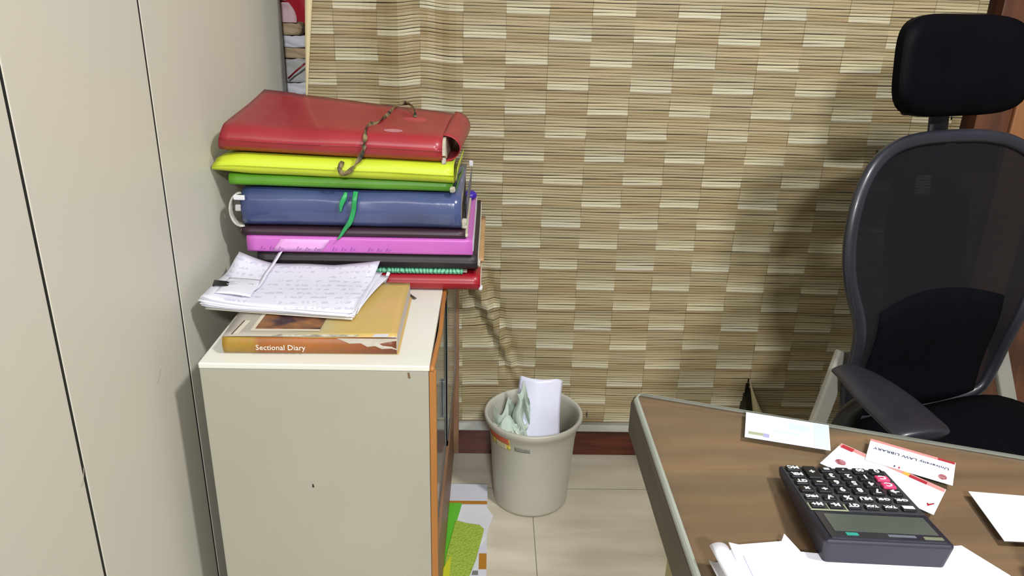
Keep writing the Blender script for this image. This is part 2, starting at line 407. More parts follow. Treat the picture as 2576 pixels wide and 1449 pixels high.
def tri_flat(name, pts, m, parent, loc):
    n = len(pts); off = Vector((0, -.0003, 0))
    V = [Vector(p) for p in pts] + [Vector(p)+off for p in pts]
    F = [tuple(range(n)), tuple(range(2*n-1, n-1, -1))] + [(i, (i+1) % n, n+(i+1) % n, n+i) for i in range(n)]
    o = mesh_obj(name, V, F, m, parent); o.location = loc; return o
tri_flat('chip', [(-.1245, 1.0518, .648), (-.1215, 1.0518, .648), (-.120, 1.0518, .638), (-.1235, 1.0518, .6385)], MT['chip'], cb, (.2655, -1.41, 0))
tri_flat('chip', [(-.2835, 1.0518, .442), (-.2822, 1.0518, .442), (-.2805, 1.0518, .436), (-.284, 1.0518, .4355)], MT['black'], cb, (.2655, -1.41, 0))

# ------------------------------------------------------------------ files in a pile
def cover_mat(name, a, b, rough=.3, coat=.3, bump=.12): return mat(name, a, b, rough, 7, bump=bump, bscale=16, coat=coat)
MT['pages'] = mat('page_edges', 'CFC8B2', 'BDB59E', .8, 30, stretch=(.2, .2, 12))
def file_folder(name, x0, x1, y0, y1, z0, z1, m, label, warp=None, bulge=.006, pages=True, tipx=.004, flapx=0.0, backopen=.0, xgrad=None, group='files piled on the low cabinet', pm=None, nseg=26, soft=.9, tabs=(0, 1)):
    """a document wallet: front fold towards the room, cover wrapped over a block of pages"""
    root = empty(name, ((x0+x1)/2, (y0+y1)/2, z0)); tag(root, label, 'file folder', group)
    ox, oy, oz = -(x0+x1)/2, -(y0+y1)/2, -z0
    wf = warp or (lambda x, y, z: (x, y, z))
    h = z1-z0; r = min(h/2*soft, .022)
    prof = [(y1, z1)]
    for k in range(1, 8): prof.append((y1 + (y0+r-y1)*k/7, z1))
    for k in range(1, 6):
        a = math.pi/2*k/6; prof.append((y0+r-r*math.sin(a)-bulge*math.sin(a)*.6, z1-r+r*math.cos(a)))
    for k in range(0, 4):
        t = k/3; prof.append((y0-bulge*(.6+.4*math.sin(math.pi*t)), z1-r-(h-2*r)*t))
    for k in range(1, 6):
        a = math.pi/2*(1-k/6); prof.append((y0+r-r*math.sin(a)-bulge*math.sin(a)*.6, z0+r-r*math.cos(a)))
    for k in range(0, 8): prof.append((y0+r+(y1-y0-r)*k/7, z0))
    n = len(prof); nu = nseg; V = []; F = []
    for (py, pz) in prof:
        for i in range(nu+1):
            u = i/nu; x = x0+(x1-x0)*u
            X, Yy, Zz = wf(x, py, pz)
            V.append((X+ox, Yy+oy, Zz+oz))
    for k in range(n-1):
        for i in range(nu):
            a = k*(nu+1)+i; F.append((a, a+nu+1, a+nu+2, a+1))
    o = mesh_obj('cover', V, F, m, root, True)
    s = o.modifiers.new('thickness', 'SOLIDIFY'); s.thickness = .0011; s.offset = 1
    if pages:
        bm = bmesh.new(); bmesh.ops.create_cube(bm, size=1)
        bmesh.ops.subdivide_edges(bm, edges=bm.edges[:], cuts=9, use_grid_fill=True)
        e = .0016
        for v in bm.verts:
            u, t, q = v.co.x+.5, v.co.y+.5, v.co.z+.5
            x = x0-tipx*.6+(x1+tipx-x0+tipx*.6)*u; yy = y0+r*.55+(y1-.004-y0-r*.55)*t
            zz = z0+e+(h-2*e)*(q if t > .08 else .5+(q-.5)*.55)
            X, Yy, Zz = wf(x, yy, zz); v.co = (X+ox, Yy+oy, Zz+oz)
        bm_obj('page_block', bm, pm or MT['pages'], root)
    return root
def warp_gen(seed, lean=0.0, sl=0.0, z0=0.0, h=.03, amp=.0015, yaw=0.0, cx=-.27, cy=1.36, rise=0.0, risex=0.0):
    """lean: yaw-like shear, sl: height change along x, rise: height change along depth (applied to the upper part)"""
    def f(x, y, z):
        t = max(0, min(1, (z-z0)/h))
        X = x + amp*wav(y*9, seed)
        Y = y + yaw*(x-cx) + amp*wav(x*11+z*20, seed+1)
        Z = z + sl*(x-cx) + t*(rise*(y-cy) + risex*(x-cx)*max(0, (y-cy))/.24 + amp*wav(x*8+y*9, seed+3))
        return X, Y, Z
    return f
def yellow_warp(x, y, z):
    t = max(0, min(1, (z-.878)/.03)); e = max(0, (-.435-x)/.057)
    Y = y + .0016*wav(x*13+z*40, 4) + .010*e*e*t
    Z = z - .028*(x+.27) + t*(-.012*e*e + .0012*wav(x*9+y*8, 2)) + .004*e*(1-t)
    X = x + .004*math.sin(t*3.14)*0 - .006*e*(1-t)
    return X, Y, Z
M_red = cover_mat('red_rexine', '921F29', '9C2A32', .42, .20)
M_red2 = cover_mat('red_cover', 'A01424', '94101F', .4, .2)
M_yel = cover_mat('yellow_cover', 'C6D632', 'BED02C', .5, .08, .08)
M_grn = cover_mat('lime_cover', '5FA024', '558F20', .5, .1)  # green deepened in the colour for shade under the yellow overhang
M_nvy = cover_mat('navy_plastic', '39456F', '46527C', .22, .5, .6)
M_mar = cover_mat('maroon_cover', '301B27', '3A2230', .5, .05)
M_pnk = cover_mat('pink_box_cover', 'C468BC', 'BE62B6', .4, .15, .04)
M_blk = cover_mat('charcoal_cover', '221C20', '2A2327', .55, .05)
M_tan = mat('manila_cover', 'C29A6B', 'B48C5E', .7, 10)
def marble_mat():
    m = bpy.data.materials.new('green_patterned_paper'); m.use_nodes = True; nt = m.node_tree; N = nt.nodes; L = nt.links; p = N['Principled BSDF']
    tc = N.new('ShaderNodeTexCoord'); wv = N.new('ShaderNodeTexWave'); wv.inputs['Scale'].default_value = 45; wv.inputs['Distortion'].default_value = 9; wv.inputs['Detail'].default_value = 2
    L.new(tc.outputs['Object'], wv.inputs['Vector'])
    rp = N.new('ShaderNodeValToRGB'); rp.color_ramp.elements[0].color = lin('1F5C44'); rp.color_ramp.elements[1].color = lin('69B892'); rp.color_ramp.elements[1].position = .45
    L.new(wv.outputs['Fac'], rp.inputs[0]); L.new(rp.outputs[0], p.inputs['Base Color']); p.inputs['Roughness'].default_value = .5
    return m
M_pat = marble_mat()
yb = 1.755
f_redb = file_folder('file_folder', -.40, -.019, 1.362, yb, .6618, .6925, M_red2, 'dark red file at the very bottom of the pile, touching the cabinet top', warp_gen(1, z0=.66, amp=.0006), bulge=.002, tipx=.0015)
f_tan = file_folder('file_folder', -.39, -.013, 1.44, 1.745, .6944, .7005, M_tan, 'thin tan manila file sticking out right, just above the bottom red file', warp_gen(2, z0=.69, amp=.0004), bulge=0, pages=False)
f_pat = file_folder('file_folder', -.30, -.052, 1.366, 1.436, .6944, .7030, M_pat, 'slim file with green leaf-patterned cover between the black and bottom red files', warp_gen(3, z0=.69, amp=.0004), bulge=.001, tipx=.008, pm=mat('grey_pages', '8F8A80', 'A09A8C', .8))
f_blk = file_folder('file_folder', -.435, -.024, 1.362, 1.765, .7045, .7335, M_blk, 'thick black file below the pink one in the pile', warp_gen(4, z0=.70, amp=.0006), bulge=.002, tipx=.002)
f_pnk = file_folder('file_folder', -.450, -.0335, 1.358, 1.690, .7355, .7650, M_pnk, 'bright pink box file in the middle of the pile', warp_gen(5, z0=.735, amp=.0003), bulge=.001, soft=.30, tipx=.0012, pm=MT['whitepaper'])
f_mar = file_folder('file_folder', -.458, -.047, 1.360, 1.62, .7668, .7805, M_mar, 'thin dark maroon file lying on the pink box file', warp_gen(6, z0=.766, amp=.0005), bulge=.002, tipx=.0035)
f_nvy = file_folder('file_folder', -.452, -.053, 1.362, 1.585, .7822, .8480, M_nvy, 'thick navy blue plastic file tied with green ribbon', warp_gen(7, z0=.782, h=.066, amp=.0026, rise=.05), bulge=.007, tipx=-.002)
f_grn = file_folder('file_folder', -.474, -.072, 1.366, 1.50, .8565, .8760, M_grn, 'lime green file directly under the yellow one', warp_gen(8, z0=.857, h=.018, amp=.0014, sl=-.012, rise=.005), bulge=.001, tipx=-.003)
f_yel = file_folder('file_folder', -.492, -.068, 1.350, 1.52, .8785, .9120, M_yel, 'fluorescent yellow file below the big red one', yellow_warp, bulge=.004, soft=.95, tipx=-.004)
def red_warp(x, y, z):
    t = max(0, min(1, (z-.915)/.04)); s = (x+.28)/.2
    Y = y + .0012*wav(x*9+z*30, 3)
    v = (y-1.36)/.24
    Z = z - .007*s + t*(.018*v - .013*s*v + .0022*wav(x*9+y*8, 6))
    X = x + .012*v*(1 if s > 0 else 1.0)*.8
    if s < -.7: X += .010*t
    return X, Y, Z
f_red = file_folder('file_folder', -.483, -.088, 1.352, 1.60, .9160, .9600, M_red, 'big glossy red file on top of the pile, tied with a black and gold lace', red_warp, bulge=.006, soft=1.0, tipx=.004)
# inner red flap at the right end of the top file
def flap(u, v):
    a = v*math.pi
    y = 1.375+.205*u; z0_ = .908; z1_ = .955+.012*u
    return (-.088+.030*math.sin(a)+.012*u, y, z0_ + (z1_-z0_)*(1-math.cos(a))/2)
fo = grid_obj('inner_flap', flap, 12, 12, M_red, f_red, thick=.0012); fo.location = tuple(-c for c in f_red.location)
# folded side flaps that close the right ends of three files
def side_flap(root, x, y0, y1, z0, z1, out, m):
    n = 10
    o = grid_obj('side_flap', lambda u, v: (x+out*math.sin(v*1.5)*(.35+.65*u)+.001*wav(u*7, 2), y0+(y1-y0)*u, z0+(z1-z0)*v*(1-.25*(1-u)**3)), n, n, m, root, thick=.0010)
    o.location = tuple(-c for c in root.location)
side_flap(f_yel, -.0655, 1.366, 1.52, .8755, .9040, .009, M_yel)
side_flap(f_grn, -.0655, 1.376, 1.50, .8560, .8730, .010, M_grn)
side_flap(f_nvy, -.0475, 1.385, 1.585, .7835, .8530, .006, mat('slate_flap', '5C5E6E', '666878', .45, 8))
# stickers, laces, tips
def put(o, root):
    o.parent = root; o.location = tuple(-c for c in root.location); return o
def oval(cx, cy, a, b, zf, m, name, n=28):
    V = [(cx, cy, zf(cx, cy)+.0016)]; F = []
    for i in range(n):
        t = 2*math.pi*i/n; x = cx+a*math.cos(t); y = cy+b*math.sin(t); V.append((x, y, zf(x, y)+.0016))
    for i in range(n): F.append((0, 1+i, 1+(i+1) % n))
    o = mesh_obj(name, V, F, m); s = o.modifiers.new('thickness', 'SOLIDIFY'); s.thickness = .0003; return o
def red_top(x, y): return red_warp(x, y, .960)[2]
MT['stick'] = mat('faded_sticker', 'C08088', 'B87880', .6, 40)
put(oval(-.178, 1.385, .017, .012, red_top, MT['stick'], 'oval_sticker'), f_red)
put(oval(-.150, 1.50, .022, .028, red_top, mat('worn_patch', 'B24A4C', 'AA3C40', .6, 40), 'worn_patch'), f_red)
MT['lace'] = mat('black_gold_lace', '1E1812', '8A7A52', .6, 60, detail=1)
lp = [(-.152, 1.515), (-.160, 1.56), (-.182, 1.590), (-.199, 1.575), (-.203, 1.50), (-.212, 1.445), (-.226, 1.40), (-.224, 1.372)]
L1 = [(x, y, red_top(x, y)+.003+(.010 if i in (1, 2) else 0)) for i, (x, y) in enumerate(lp)]
L1 += [(-.222, 1.338, .948), (-.226, 1.335, .930), (-.236, 1.334, .912), (-.250, 1.334, .896), (-.262, 1.335, .890), (-.268, 1.336, .900), (-.262, 1.338, .912)]
put(tube('lace', spline(L1, 7), .0044, MT['lace'], rb=.0012, seg=8, twist=lambda t: 2.2*math.sin(t*17)), f_red)
MT['tip'] = mat('worn_page_tip', 'D6D0BC', '8F897A', .8, 80)
def tip(name, x, y, z, sx, sy, sz, root, m=None):
    bm = bmesh.new(); add_box(bm, x-sx, x+sx, y-sy, y+sy, z-sz, z+sz, min(sx, sy, sz)*.6, 2, None)
    for v in bm.verts: v.co += Vector((.0006*wav(v.co.z*900, 1), .0006*wav(v.co.x*900, 2), 0))
    put(bm_obj(name, bm, m or MT['tip']), root)
tip('paper_tip', -.0865, 1.362, .911, .004, .006, .006, f_red)
tip('paper_tip', -.071, 1.360, .860, .005, .006, .005, f_grn)
tip('paper_tip', -.0495, 1.366, .795, .005, .006, .009, f_nvy)
tip('paper_tip', -.046, 1.364, .7735, .004, .005, .0035, f_mar)
tip('paper_tip', -.0215, 1.385, .712, .003, .010, .006, f_blk)
tip('paper_tip', -.018, 1.366, .668, .0035, .006, .004, f_redb, MT['whitepaper'])
tip('index_tab', -.043, 1.546, .869, .004, .003, .006, f_nvy, MT['whitepaper'])
# rolled left end of the navy file: clear plastic roll with dark core
rl = bmesh.new()
cpt = Vector((-.458, 1.372, .8135))
pts = [cpt + Vector((-.004+.004*math.sin(a*2), -.012*math.cos(a), .030*math.sin(a))) for a in [math.pi*(.5+1.0*i/16)*1.0 for i in range(17)]]
put(tube('end_roll', [cpt+Vector((-.016*math.sin(math.pi*i/16), -.010*math.sin(math.pi*i/16), .030*math.cos(math.pi*i/16))) for i in range(17)], .0025, mat('clear_sleeve', '9C9A90', 'C9C7BE', .25, 60, coat=.6), rb=.012, seg=8, up=Vector((0, 1, 0))), f_nvy)
tip('end_core', -.454, 1.372, .815, .004, .008, .024, f_nvy, MT['black'])
tip('paper_tip', -.455, 1.357, .838, .010, .003, .0045, f_nvy, MT['whitepaper'])
tip('paper_tip', -.459, 1.360, .818, .006, .003, .006, f_nvy, MT['greypaper'])
MT['ribbon'] = mat('green_ribbon', '1F8F4E', '2BA45C', .45, 30)
put(tube('ribbon', spline([(-.262, 1.352, .853), (-.264, 1.346, .845), (-.270, 1.345, .832), (-.273, 1.347, .818)], 6), .0036, MT['ribbon'], rb=.0008, seg=8, up=Vector((0, 1, .2)), taper=lambda t: .6+.7*math.sin(math.pi*min(1, t*1.1))), f_nvy)
put(tube('ribbon', spline([(-.245, 1.355, .854), (-.246, 1.345, .842), (-.249, 1.344, .820), (-.256, 1.343, .800), (-.266, 1.347, .786), (-.276, 1.346, .771), (-.282, 1.346, .766)], 6), .0046, MT['ribbon'], rb=.0008, seg=8, up=Vector((0, 1, .2)), taper=lambda t: 1.0-.85*max(0, t-.55)/.45), f_nvy)
# handwriting and a faded paper band on the pink file
MT['pinkpale'] = mat('faded_band', 'E0A6DC', 'DC9CD6', .5)
MT['ink'] = mat('purple_ink', '8A3FA0', '9A4FB0', .6)
bw = grid_obj('faded_band', lambda u, v: (-.404+.090*u+.018*v, 1.3560-.0012, .7385+.0235*v), 8, 3, MT['pinkpale'], thick=.0004); put(bw, f_pnk)
bm = bmesh.new()
random.seed(3)
for i, ch in enumerate(range(15)):
    x = -.425+.0165*i; z = .7435
    k = random.random()
    pts = [Vector((x, 1.3542, z-.003)), Vector((x+.003, 1.3542, z+.003+.002*k)), Vector((x+.006, 1.3542, z-.002)), Vector((x+.009, 1.3542, z+.002*k))]
    if i % 4 != 3: sweep(bm, pts, .0005, seg=4)
put(tag(bm_obj('handwriting', bm, MT['ink']), kind='stuff'), f_pnk)
# white lace hanging from the bottom files
put(tube('white_lace', spline([(-.190, 1.352, .7010), (-.194, 1.343, .692), (-.199, 1.340, .680), (-.197, 1.338, .668)], 6), .0045, MT['whitepaper'], rb=.001, seg=8, up=Vector((0, 1, .2)), taper=lambda t: .6+.6*abs(t-.4)), f_redb)
put(tube('dark_lace', spline([(-.178, 1.35, .676), (-.168, 1.345, .6655), (-.152, 1.335, .6645), (-.138, 1.318, .6628)], 6), .0030, mat('dark_lace', '2A241C', '4A4234', .6), rb=.0012, seg=8), f_redb)
# blue cap / roll resting on the pink file
bc = bmesh.new(); bmesh.ops.create_uvsphere(bc, u_segments=20, v_segments=14, radius=.5)
for v in bc.verts: v.co = Vector((v.co.x*.030, v.co.y*.034, v.co.z*.021))
bo = bm_obj('glue_stick_cap', bc, mat('violet_plastic', '4226A8', '3A2098', .35), None, True); bo.location = (-.047, 1.648, .7766)
bo.name = 'plastic_cap'; tag(bo, 'small violet plastic cap on the pink file behind the navy file', 'cap')

# ------------------------------------------------------------------ book
def book_mats():
    m = bpy.data.materials.new('book_cover'); m.use_nodes = True; nt = m.node_tree; N = nt.nodes; L = nt.links; p = N['Principled BSDF']
    tc = N.new('ShaderNodeTexCoord'); sp = N.new('ShaderNodeSeparateXYZ'); L.new(tc.outputs['Object'], sp.inputs[0])
    no = N.new('ShaderNodeTexNoise'); no.inputs['Scale'].default_value = 14; L.new(tc.outputs['Object'], no.inputs['Vector'])
    ad = N.new('ShaderNodeMath'); ad.operation = 'MULTIPLY_ADD'; L.new(no.outputs['Fac'], ad.inputs[0]); ad.inputs[1].default_value = .04; L.new(sp.outputs['X'], ad.inputs[2])
    mr = N.new('ShaderNodeMapRange'); mr.inputs[1].default_value = -.13; mr.inputs[2].default_value = .13; L.new(ad.outputs[0], mr.inputs[0])
    rp = N.new('ShaderNodeValToRGB'); e = rp.color_ramp.elements
    e[0].position = 0; e[0].color = lin('B0A9A0'); e[1].position = 1; e[1].color = lin('CDAE66')
    for q, h in ((.45, 'AFA794'), (.62, 'BDB184'), (.78, 'C8AB64')): x = e.new(q); x.color = lin(h)
    L.new(mr.outputs[0], rp.inputs[0]); L.new(rp.outputs[0], p.inputs['Base Color']); p.inputs['Roughness'].default_value = .35; p.inputs['Coat Weight'].default_value = .15
    s = bpy.data.materials.new('book_spine'); s.use_nodes = True; nt = s.node_tree; N = nt.nodes; L = nt.links; p = N['Principled BSDF']
    tc = N.new('ShaderNodeTexCoord'); sp = N.new('ShaderNodeSeparateXYZ'); L.new(tc.outputs['Object'], sp.inputs[0])
    mr = N.new('ShaderNodeMapRange'); mr.inputs[1].default_value = -.13; mr.inputs[2].default_value = .13; L.new(sp.outputs['X'], mr.inputs[0])
    rp = N.new('ShaderNodeValToRGB'); e = rp.color_ramp.elements
    e[0].position = 0; e[0].color = lin('B08B34'); e[1].position = 1; e[1].color = lin('7A4028')
    for q, h in ((.16, 'A9812E'), (.20, 'A4622A'), (.5, 'AD6A30'), (.8, '96562E')): x = e.new(q); x.color = lin(h)
    no = N.new('ShaderNodeTexNoise'); no.inputs['Scale'].default_value = 120; L.new(tc.outputs['Object'], no.inputs['Vector'])
    mx = N.new('ShaderNodeMix'); mx.data_type = 'RGBA'; mx.blend_type = 'MULTIPLY'; mx.inputs[0].default_value = .35
    L.new(mr.outputs[0], rp.inputs[0]); L.new(rp.outputs[0], mx.inputs[6]); L.new(no.outputs['Color'], mx.inputs[7]); L.new(mx.outputs[2], p.inputs['Base Color']); p.inputs['Roughness'].default_value = .4
    return m, s
MB_, MS_ = book_mats()
bk = empty('book', (-.279, 1.205, .6608), math.radians(.8))
tag(bk, 'worn thick book with orange spine and yellow cover lying on the cabinet', 'book')
def bwf(x, y, z): return x, y, z
box('page_block', -.132, .133, -.112, .118, .002, .0275, mat('book_pages', 'CFC6BC', 'B8ADA2', .8, 40, stretch=(.1, .1, 30)), bk, .0012)
box('back_cover', -.136, .136, -.119, .120, 0, .0018, MB_, bk, .0006)
grid_obj('front_cover', lambda u, v: (-.135+.268*u, -.118+.238*v, .0285+.0006*math.sin(u*9)+.0022*max(0, u-.9)*10*(1-v)*.5), 20, 14, MB_, bk, thick=.0010, flip=False)
grid_obj('spine', lambda u, v: (-.135+.268*u, -.1185-.005*math.sin(math.pi*v), .001+.027*v), 24, 10, MS_, bk, thick=.0010)
def print_patch(name, pts, z, m, t=.0003):
    n = len(pts); V = [(x, y, z) for x, y in pts]+[(x, y, z+t) for x, y in pts]
    F = [tuple(range(n-1, -1, -1)), tuple(range(n, 2*n))]+[(i, (i+1) % n, n+(i+1) % n, n+i) for i in range(n)]
    return mesh_obj(name, V, F, m, bk)
zc = .0297
print_patch('printed_picture_frame', [(-.098, -.098), (.010, -.098), (.012, -.030), (-.096, -.030)], zc, mat('print_cream', 'D8D0BC', 'CFC6B0', .4))
MT['pic'] = mat('printed_picture', '9C6A3C', '3E2830', .35, 26, detail=2)
print_patch('printed_picture', [(-.092, -.092), (.010, -.092), (.012, -.034), (-.090, -.034)], zc+.0003, MT['pic'])
print_patch('printed_strip', [(-.121, -.112), (-.113, -.112), (-.108, -.060), (-.116, -.060)], zc, mat('print_cream', '', None))
print_patch('printed_strip_line', [(-.1235, -.113), (-.1215, -.113), (-.1165, -.060), (-.1185, -.060)], zc, mat('print_dark', '5A4638', '6A5444', .5))
print_patch('torn_patch', [(.095, -.118), (.134, -.119), (.133, -.107), (.098, -.108)], zc, MT['whitepaper'])
print_patch('torn_patch', [(-.06, -.1185), (-.0, -.1185), (.07, -.1185), (.075, -.112), (.02, -.110), (-.03, -.1125), (-.055, -.111)], zc, MT['tip'])
# torn paper on the spine
def spy(z): return -.1185-.005*math.sin(math.pi*(z-.001)/.027)-.0009
tp = [(.040, .0275), (.134, .0275), (.134, .010), (.125, .013), (.110, .012), (.100, .017), (.088, .0155), (.078, .021), (.060, .0205), (.050, .0245)]
mesh_obj('torn_patch', [(x, spy(z), z) for x, z in tp]+[(x, spy(z)-.0004, z) for x, z in tp], [tuple(range(10)), tuple(range(19, 9, -1))]+[(i, (i+1) % 10, 10+(i+1) % 10, 10+i) for i in range(10)], mat('torn_grey', 'B9B2A4', 'A8A090', .8, 60), bk)
text_obj('spine_title', 'Sectional Diary', .0125, mat('title_white', 'EDE6DA', 'E0D8CA', .5), bk, T((-.046, -.1246, .0125)) @ Rm(90, 'X'), .0003)
# ------------------------------------------------------------------ clipped papers on the book
pb = empty('clipped_papers', (-.345, 1.285, .6925)); tag(pb, 'thick bundle of handwritten white papers held by a black binder clip, on the book', 'papers')
def hand_mat():
    m = bpy.data.materials.new('handwritten_sheet'); m.use_nodes = True; nt = m.node_tree; N = nt.nodes; L = nt.links; p = N['Principled BSDF']
    tc = N.new('ShaderNodeTexCoord')
    wv = N.new('ShaderNodeTexWave'); wv.bands_direction = 'Y'; wv.inputs['Scale'].default_value = 17; wv.inputs['Distortion'].default_value = .6; wv.inputs['Detail'].default_value = 1; L.new(tc.outputs['Object'], wv.inputs['Vector'])
    mp = N.new('ShaderNodeMapping'); mp.inputs['Scale'].default_value = (1.0, .45, 1); L.new(tc.outputs['Object'], mp.inputs['Vector'])
    no = N.new('ShaderNodeTexNoise'); no.inputs['Scale'].default_value = 150; no.inputs['Detail'].default_value = 1; L.new(mp.outputs[0], no.inputs['Vector'])
    n2 = N.new('ShaderNodeTexNoise'); n2.inputs['Scale'].default_value = 11; L.new(tc.outputs['Object'], n2.inputs['Vector'])
    a = N.new('ShaderNodeMath'); a.operation = 'GREATER_THAN'; a.inputs[1].default_value = .62; L.new(wv.outputs['Fac'], a.inputs[0])
    b = N.new('ShaderNodeMath'); b.operation = 'GREATER_THAN'; b.inputs[1].default_value = .52; L.new(no.outputs['Fac'], b.inputs[0])
    c = N.new('ShaderNodeMath'); c.operation = 'GREATER_THAN'; c.inputs[1].default_value = .42; L.new(n2.outputs['Fac'], c.inputs[0])
    d = N.new('ShaderNodeMath'); d.operation = 'MULTIPLY'; L.new(a.outputs[0], d.inputs[0]); L.new(b.outputs[0], d.inputs[1])
    e = N.new('ShaderNodeMath'); e.operation = 'MULTIPLY'; L.new(d.outputs[0], e.inputs[0]); L.new(c.outputs[0], e.inputs[1])
    f = N.new('ShaderNodeMath'); f.operation = 'MULTIPLY'; L.new(e.outputs[0], f.inputs[0]); f.inputs[1].default_value = .30
    mx = N.new('ShaderNodeMix'); mx.data_type = 'RGBA'; L.new(f.outputs[0], mx.inputs[0]); mx.inputs[6].default_value = lin('DEDEEA'); mx.inputs[7].default_value = lin('7E7CA8')
    L.new(mx.outputs[2], p.inputs['Base Color']); p.inputs['Roughness'].default_value = .6
    return m
M_hand = hand_mat()
MT['sheet'] = mat('white_sheet', 'E0E0EA', 'DADAE4', .6, 9)
MT['oldsheet'] = mat('old_sheet', 'BDB6A8', 'CFC9BE', .7, 9)
def bilin(A, B, Cc, D, u, v): return [(1-u)*(1-v)*A[i]+u*(1-v)*B[i]+u*v*Cc[i]+(1-u)*v*D[i] for i in range(len(A))]
# corners: near-left, near-right, far-right, far-left (world xy)
PA, PB, PC_, PD = (-.474, 1.180), (-.226, 1.150), (-.226, 1.345), (-.462, 1.345)
def paper_h(u, v, k, n):
    """height of sheet k of n over the book top"""
    t = k/(n-1)
    h = .0015+.0150*t
    h += .010*max(0, 1-u*3.2)**2*t + .012*t*max(0, v-.75)*4*max(0, 1-u*4)
    h += .018*max(0, v-.55)**1.5*(1-u*.1)*(.5+.5*t)*1.5
    h += .014*max(0, u-.75)*4*max(0, v-.7)*3.3*t*.7
    h -= .006*max(0, 1-v*5)*t*(.4+.6*u)
    h += .0012*wav(u*6+v*4+k*.35, k*.1)*t
    return h
def sheet_fn(k, n, js=1.0):
    dx = (hn(k, 1)-.5)*.012*js; dy = (hn(k, 2)-.5)*.012*js; rot = (hn(k, 3)-.5)*.05*js
    def f(u, v):
        x, y = bilin(PA, PB, PC_, PD, u, v)
        x += dx+rot*(v-.5)*.2 + .030*max(0, .4-v)*0; y += dy-rot*(u-.5)*.25
        # the lower right edge fans out
        x += .018*(k/n)*max(0, u-.8)*5*v
        x += .012*v*max(0, u-.6)
        return (x-pb.location.x, y-pb.location.y, paper_h(u, v, k, n))
    return f
NS = 16
for k in range(NS):
    o = grid_obj('sheet', sheet_fn(k, NS, 1.0 if k < NS-1 else .0), 18, 14, M_hand if k == NS-1 else (MT['oldsheet'] if k < 4 else MT['sheet']), pb, thick=.0007, off=-1)
# loose corner sheets sticking out at right
def corner_sheet(dx, dy, dz, rot):
    def f(u, v):
        x = -.248+.036*u+dx; y = 1.180+.15*v+dy
        c, s = math.cos(rot), math.sin(rot); x0, y0 = x+.25, y-1.25
        x, y = c*x0-s*y0-.25, s*x0+c*y0+1.25
        return (x-pb.location.x, y-pb.location.y, dz+.007*u*v-.004*u*(1-v)+.002*math.sin(6*u+5*v))
    return f
for a in ((.004, .0, .004, -.16), (.008, .006, .0065, -.22), (.002, .012, .0090, -.12)):
    grid_obj('sheet', corner_sheet(*a), 10, 10, MT['sheet'], pb, thick=.0006)
# upright curling paper strip
def topz(x, y):  # crude top height at world x,y
    u = (x-PA[0])/(PB[0]-PA[0]); v = (y-1.165)/(1.345-1.165)
    return paper_h(min(1, max(0, u)), min(1, max(0, v)), NS-1, NS)
st = spline([(-.412, 1.195), (-.402, 1.225), (-.399, 1.255), (-.398, 1.29), (-.392, 1.32), (-.388, 1.35)], 6)
bm = bmesh.new(); prev = None
for i, q in enumerate(st):
    t = i/(len(st)-1); z = topz(q[0], q[1]) + .0016 + .020*max(0, t-.25)**1.3*1.3
    wd_ = .0042
    a = bm.verts.new((q[0]-wd_-pb.location.x, q[1]-pb.location.y, z)); b = bm.verts.new((q[0]+wd_-pb.location.x, q[1]-pb.location.y, z+.0035))
    if prev: bm.faces.new((prev[0], prev[1], b, a))
    prev = (a, b)
st_o = bm_obj('paper_strip', bm, MT['sheet'], pb, True); s = st_o.modifiers.new('thickness', 'SOLIDIFY'); s.thickness = .0005
# fold hump left of the strip (raised curled sheet)
grid_obj('curled_sheet', lambda u, v: (-.458+.058*u-pb.location.x, 1.195+.075*v-pb.location.y, topz(-.458+.058*u, 1.195+.075*v)+.0015+.007*math.sin(math.pi*u*.9)*math.sin(math.pi*(.15+.7*v))), 12, 10, MT['sheet'], pb, thick=.0005)
# binder clip
bc = empty('x'); bpy.data.objects.remove(bc)
bmc = bmesh.new()
mxc = T((-.458-pb.location.x, 1.232-pb.location.y, topz(-.458, 1.232)+.0045)) @ Rm(12, 'Z') @ Rm(10, 'Y')
add_box(bmc, -.013, .011, -.011, .011, -.0005, .0010, .0004, 1, mxc)
add_box(bmc, -.014, -.011, -.011, .011, -.016, .0010, .0006, 1, mxc)
bm_obj('binder_clip', bmc, mat('clip_black', '101014', '18181E', .3, coat=.4), pb)
tube('clip_wire', [mxc @ Vector(p) for p in spline([(.008, -.006, .002), (.020, -.0045, .003), (.046, -.002, .0035), (.050, 0, .0035), (.046, .002, .0035), (.020, .0045, .003), (.008, .006, .002)], 5)], .0007, mat('wire_silver', 'B8B8C2', 'A8A8B2', .25, metal=.6), pb, seg=6)

# ------------------------------------------------------------------ wall-planner box and folders on the floor beside the cabinet
MT['whitebox'] = mat('white_board', 'C6C8D2', 'CDCFD8', .55, 6)
MT['ochre'] = mat('ochre_print', 'B07A26', 'A87222', .6)
fb = empty('flat_carton', (-.045, 1.40, .0)); tag(fb, 'flat white carton with ochre bands lying on the floor beside the cabinet', 'carton')
box('box_body', -.052, .048, -.40, .245, .0, .020, MT['whitebox'], fb, .0012)
box('printed_band', -.0515, .0475, .1615, .174, .0201, .0206, MT['ochre'], fb)
box('printed_band', .031, .0478, -.065, -.015, .0201, .0206, MT['ochre'], fb)
box('printed_mark', .006, .030, -.083, -.070, .0201, .0206, mat('grey_print', '6A6A6A', '747474', .6), fb)
pl = [(-.030, .156), (.047, .156), (.0475, .146), (.062, .115), (.051, .068), (.045, .03), (.029, .0), (.028, -.06), (.020, -.06), (-.004, -.20), (-.045, -.20)]
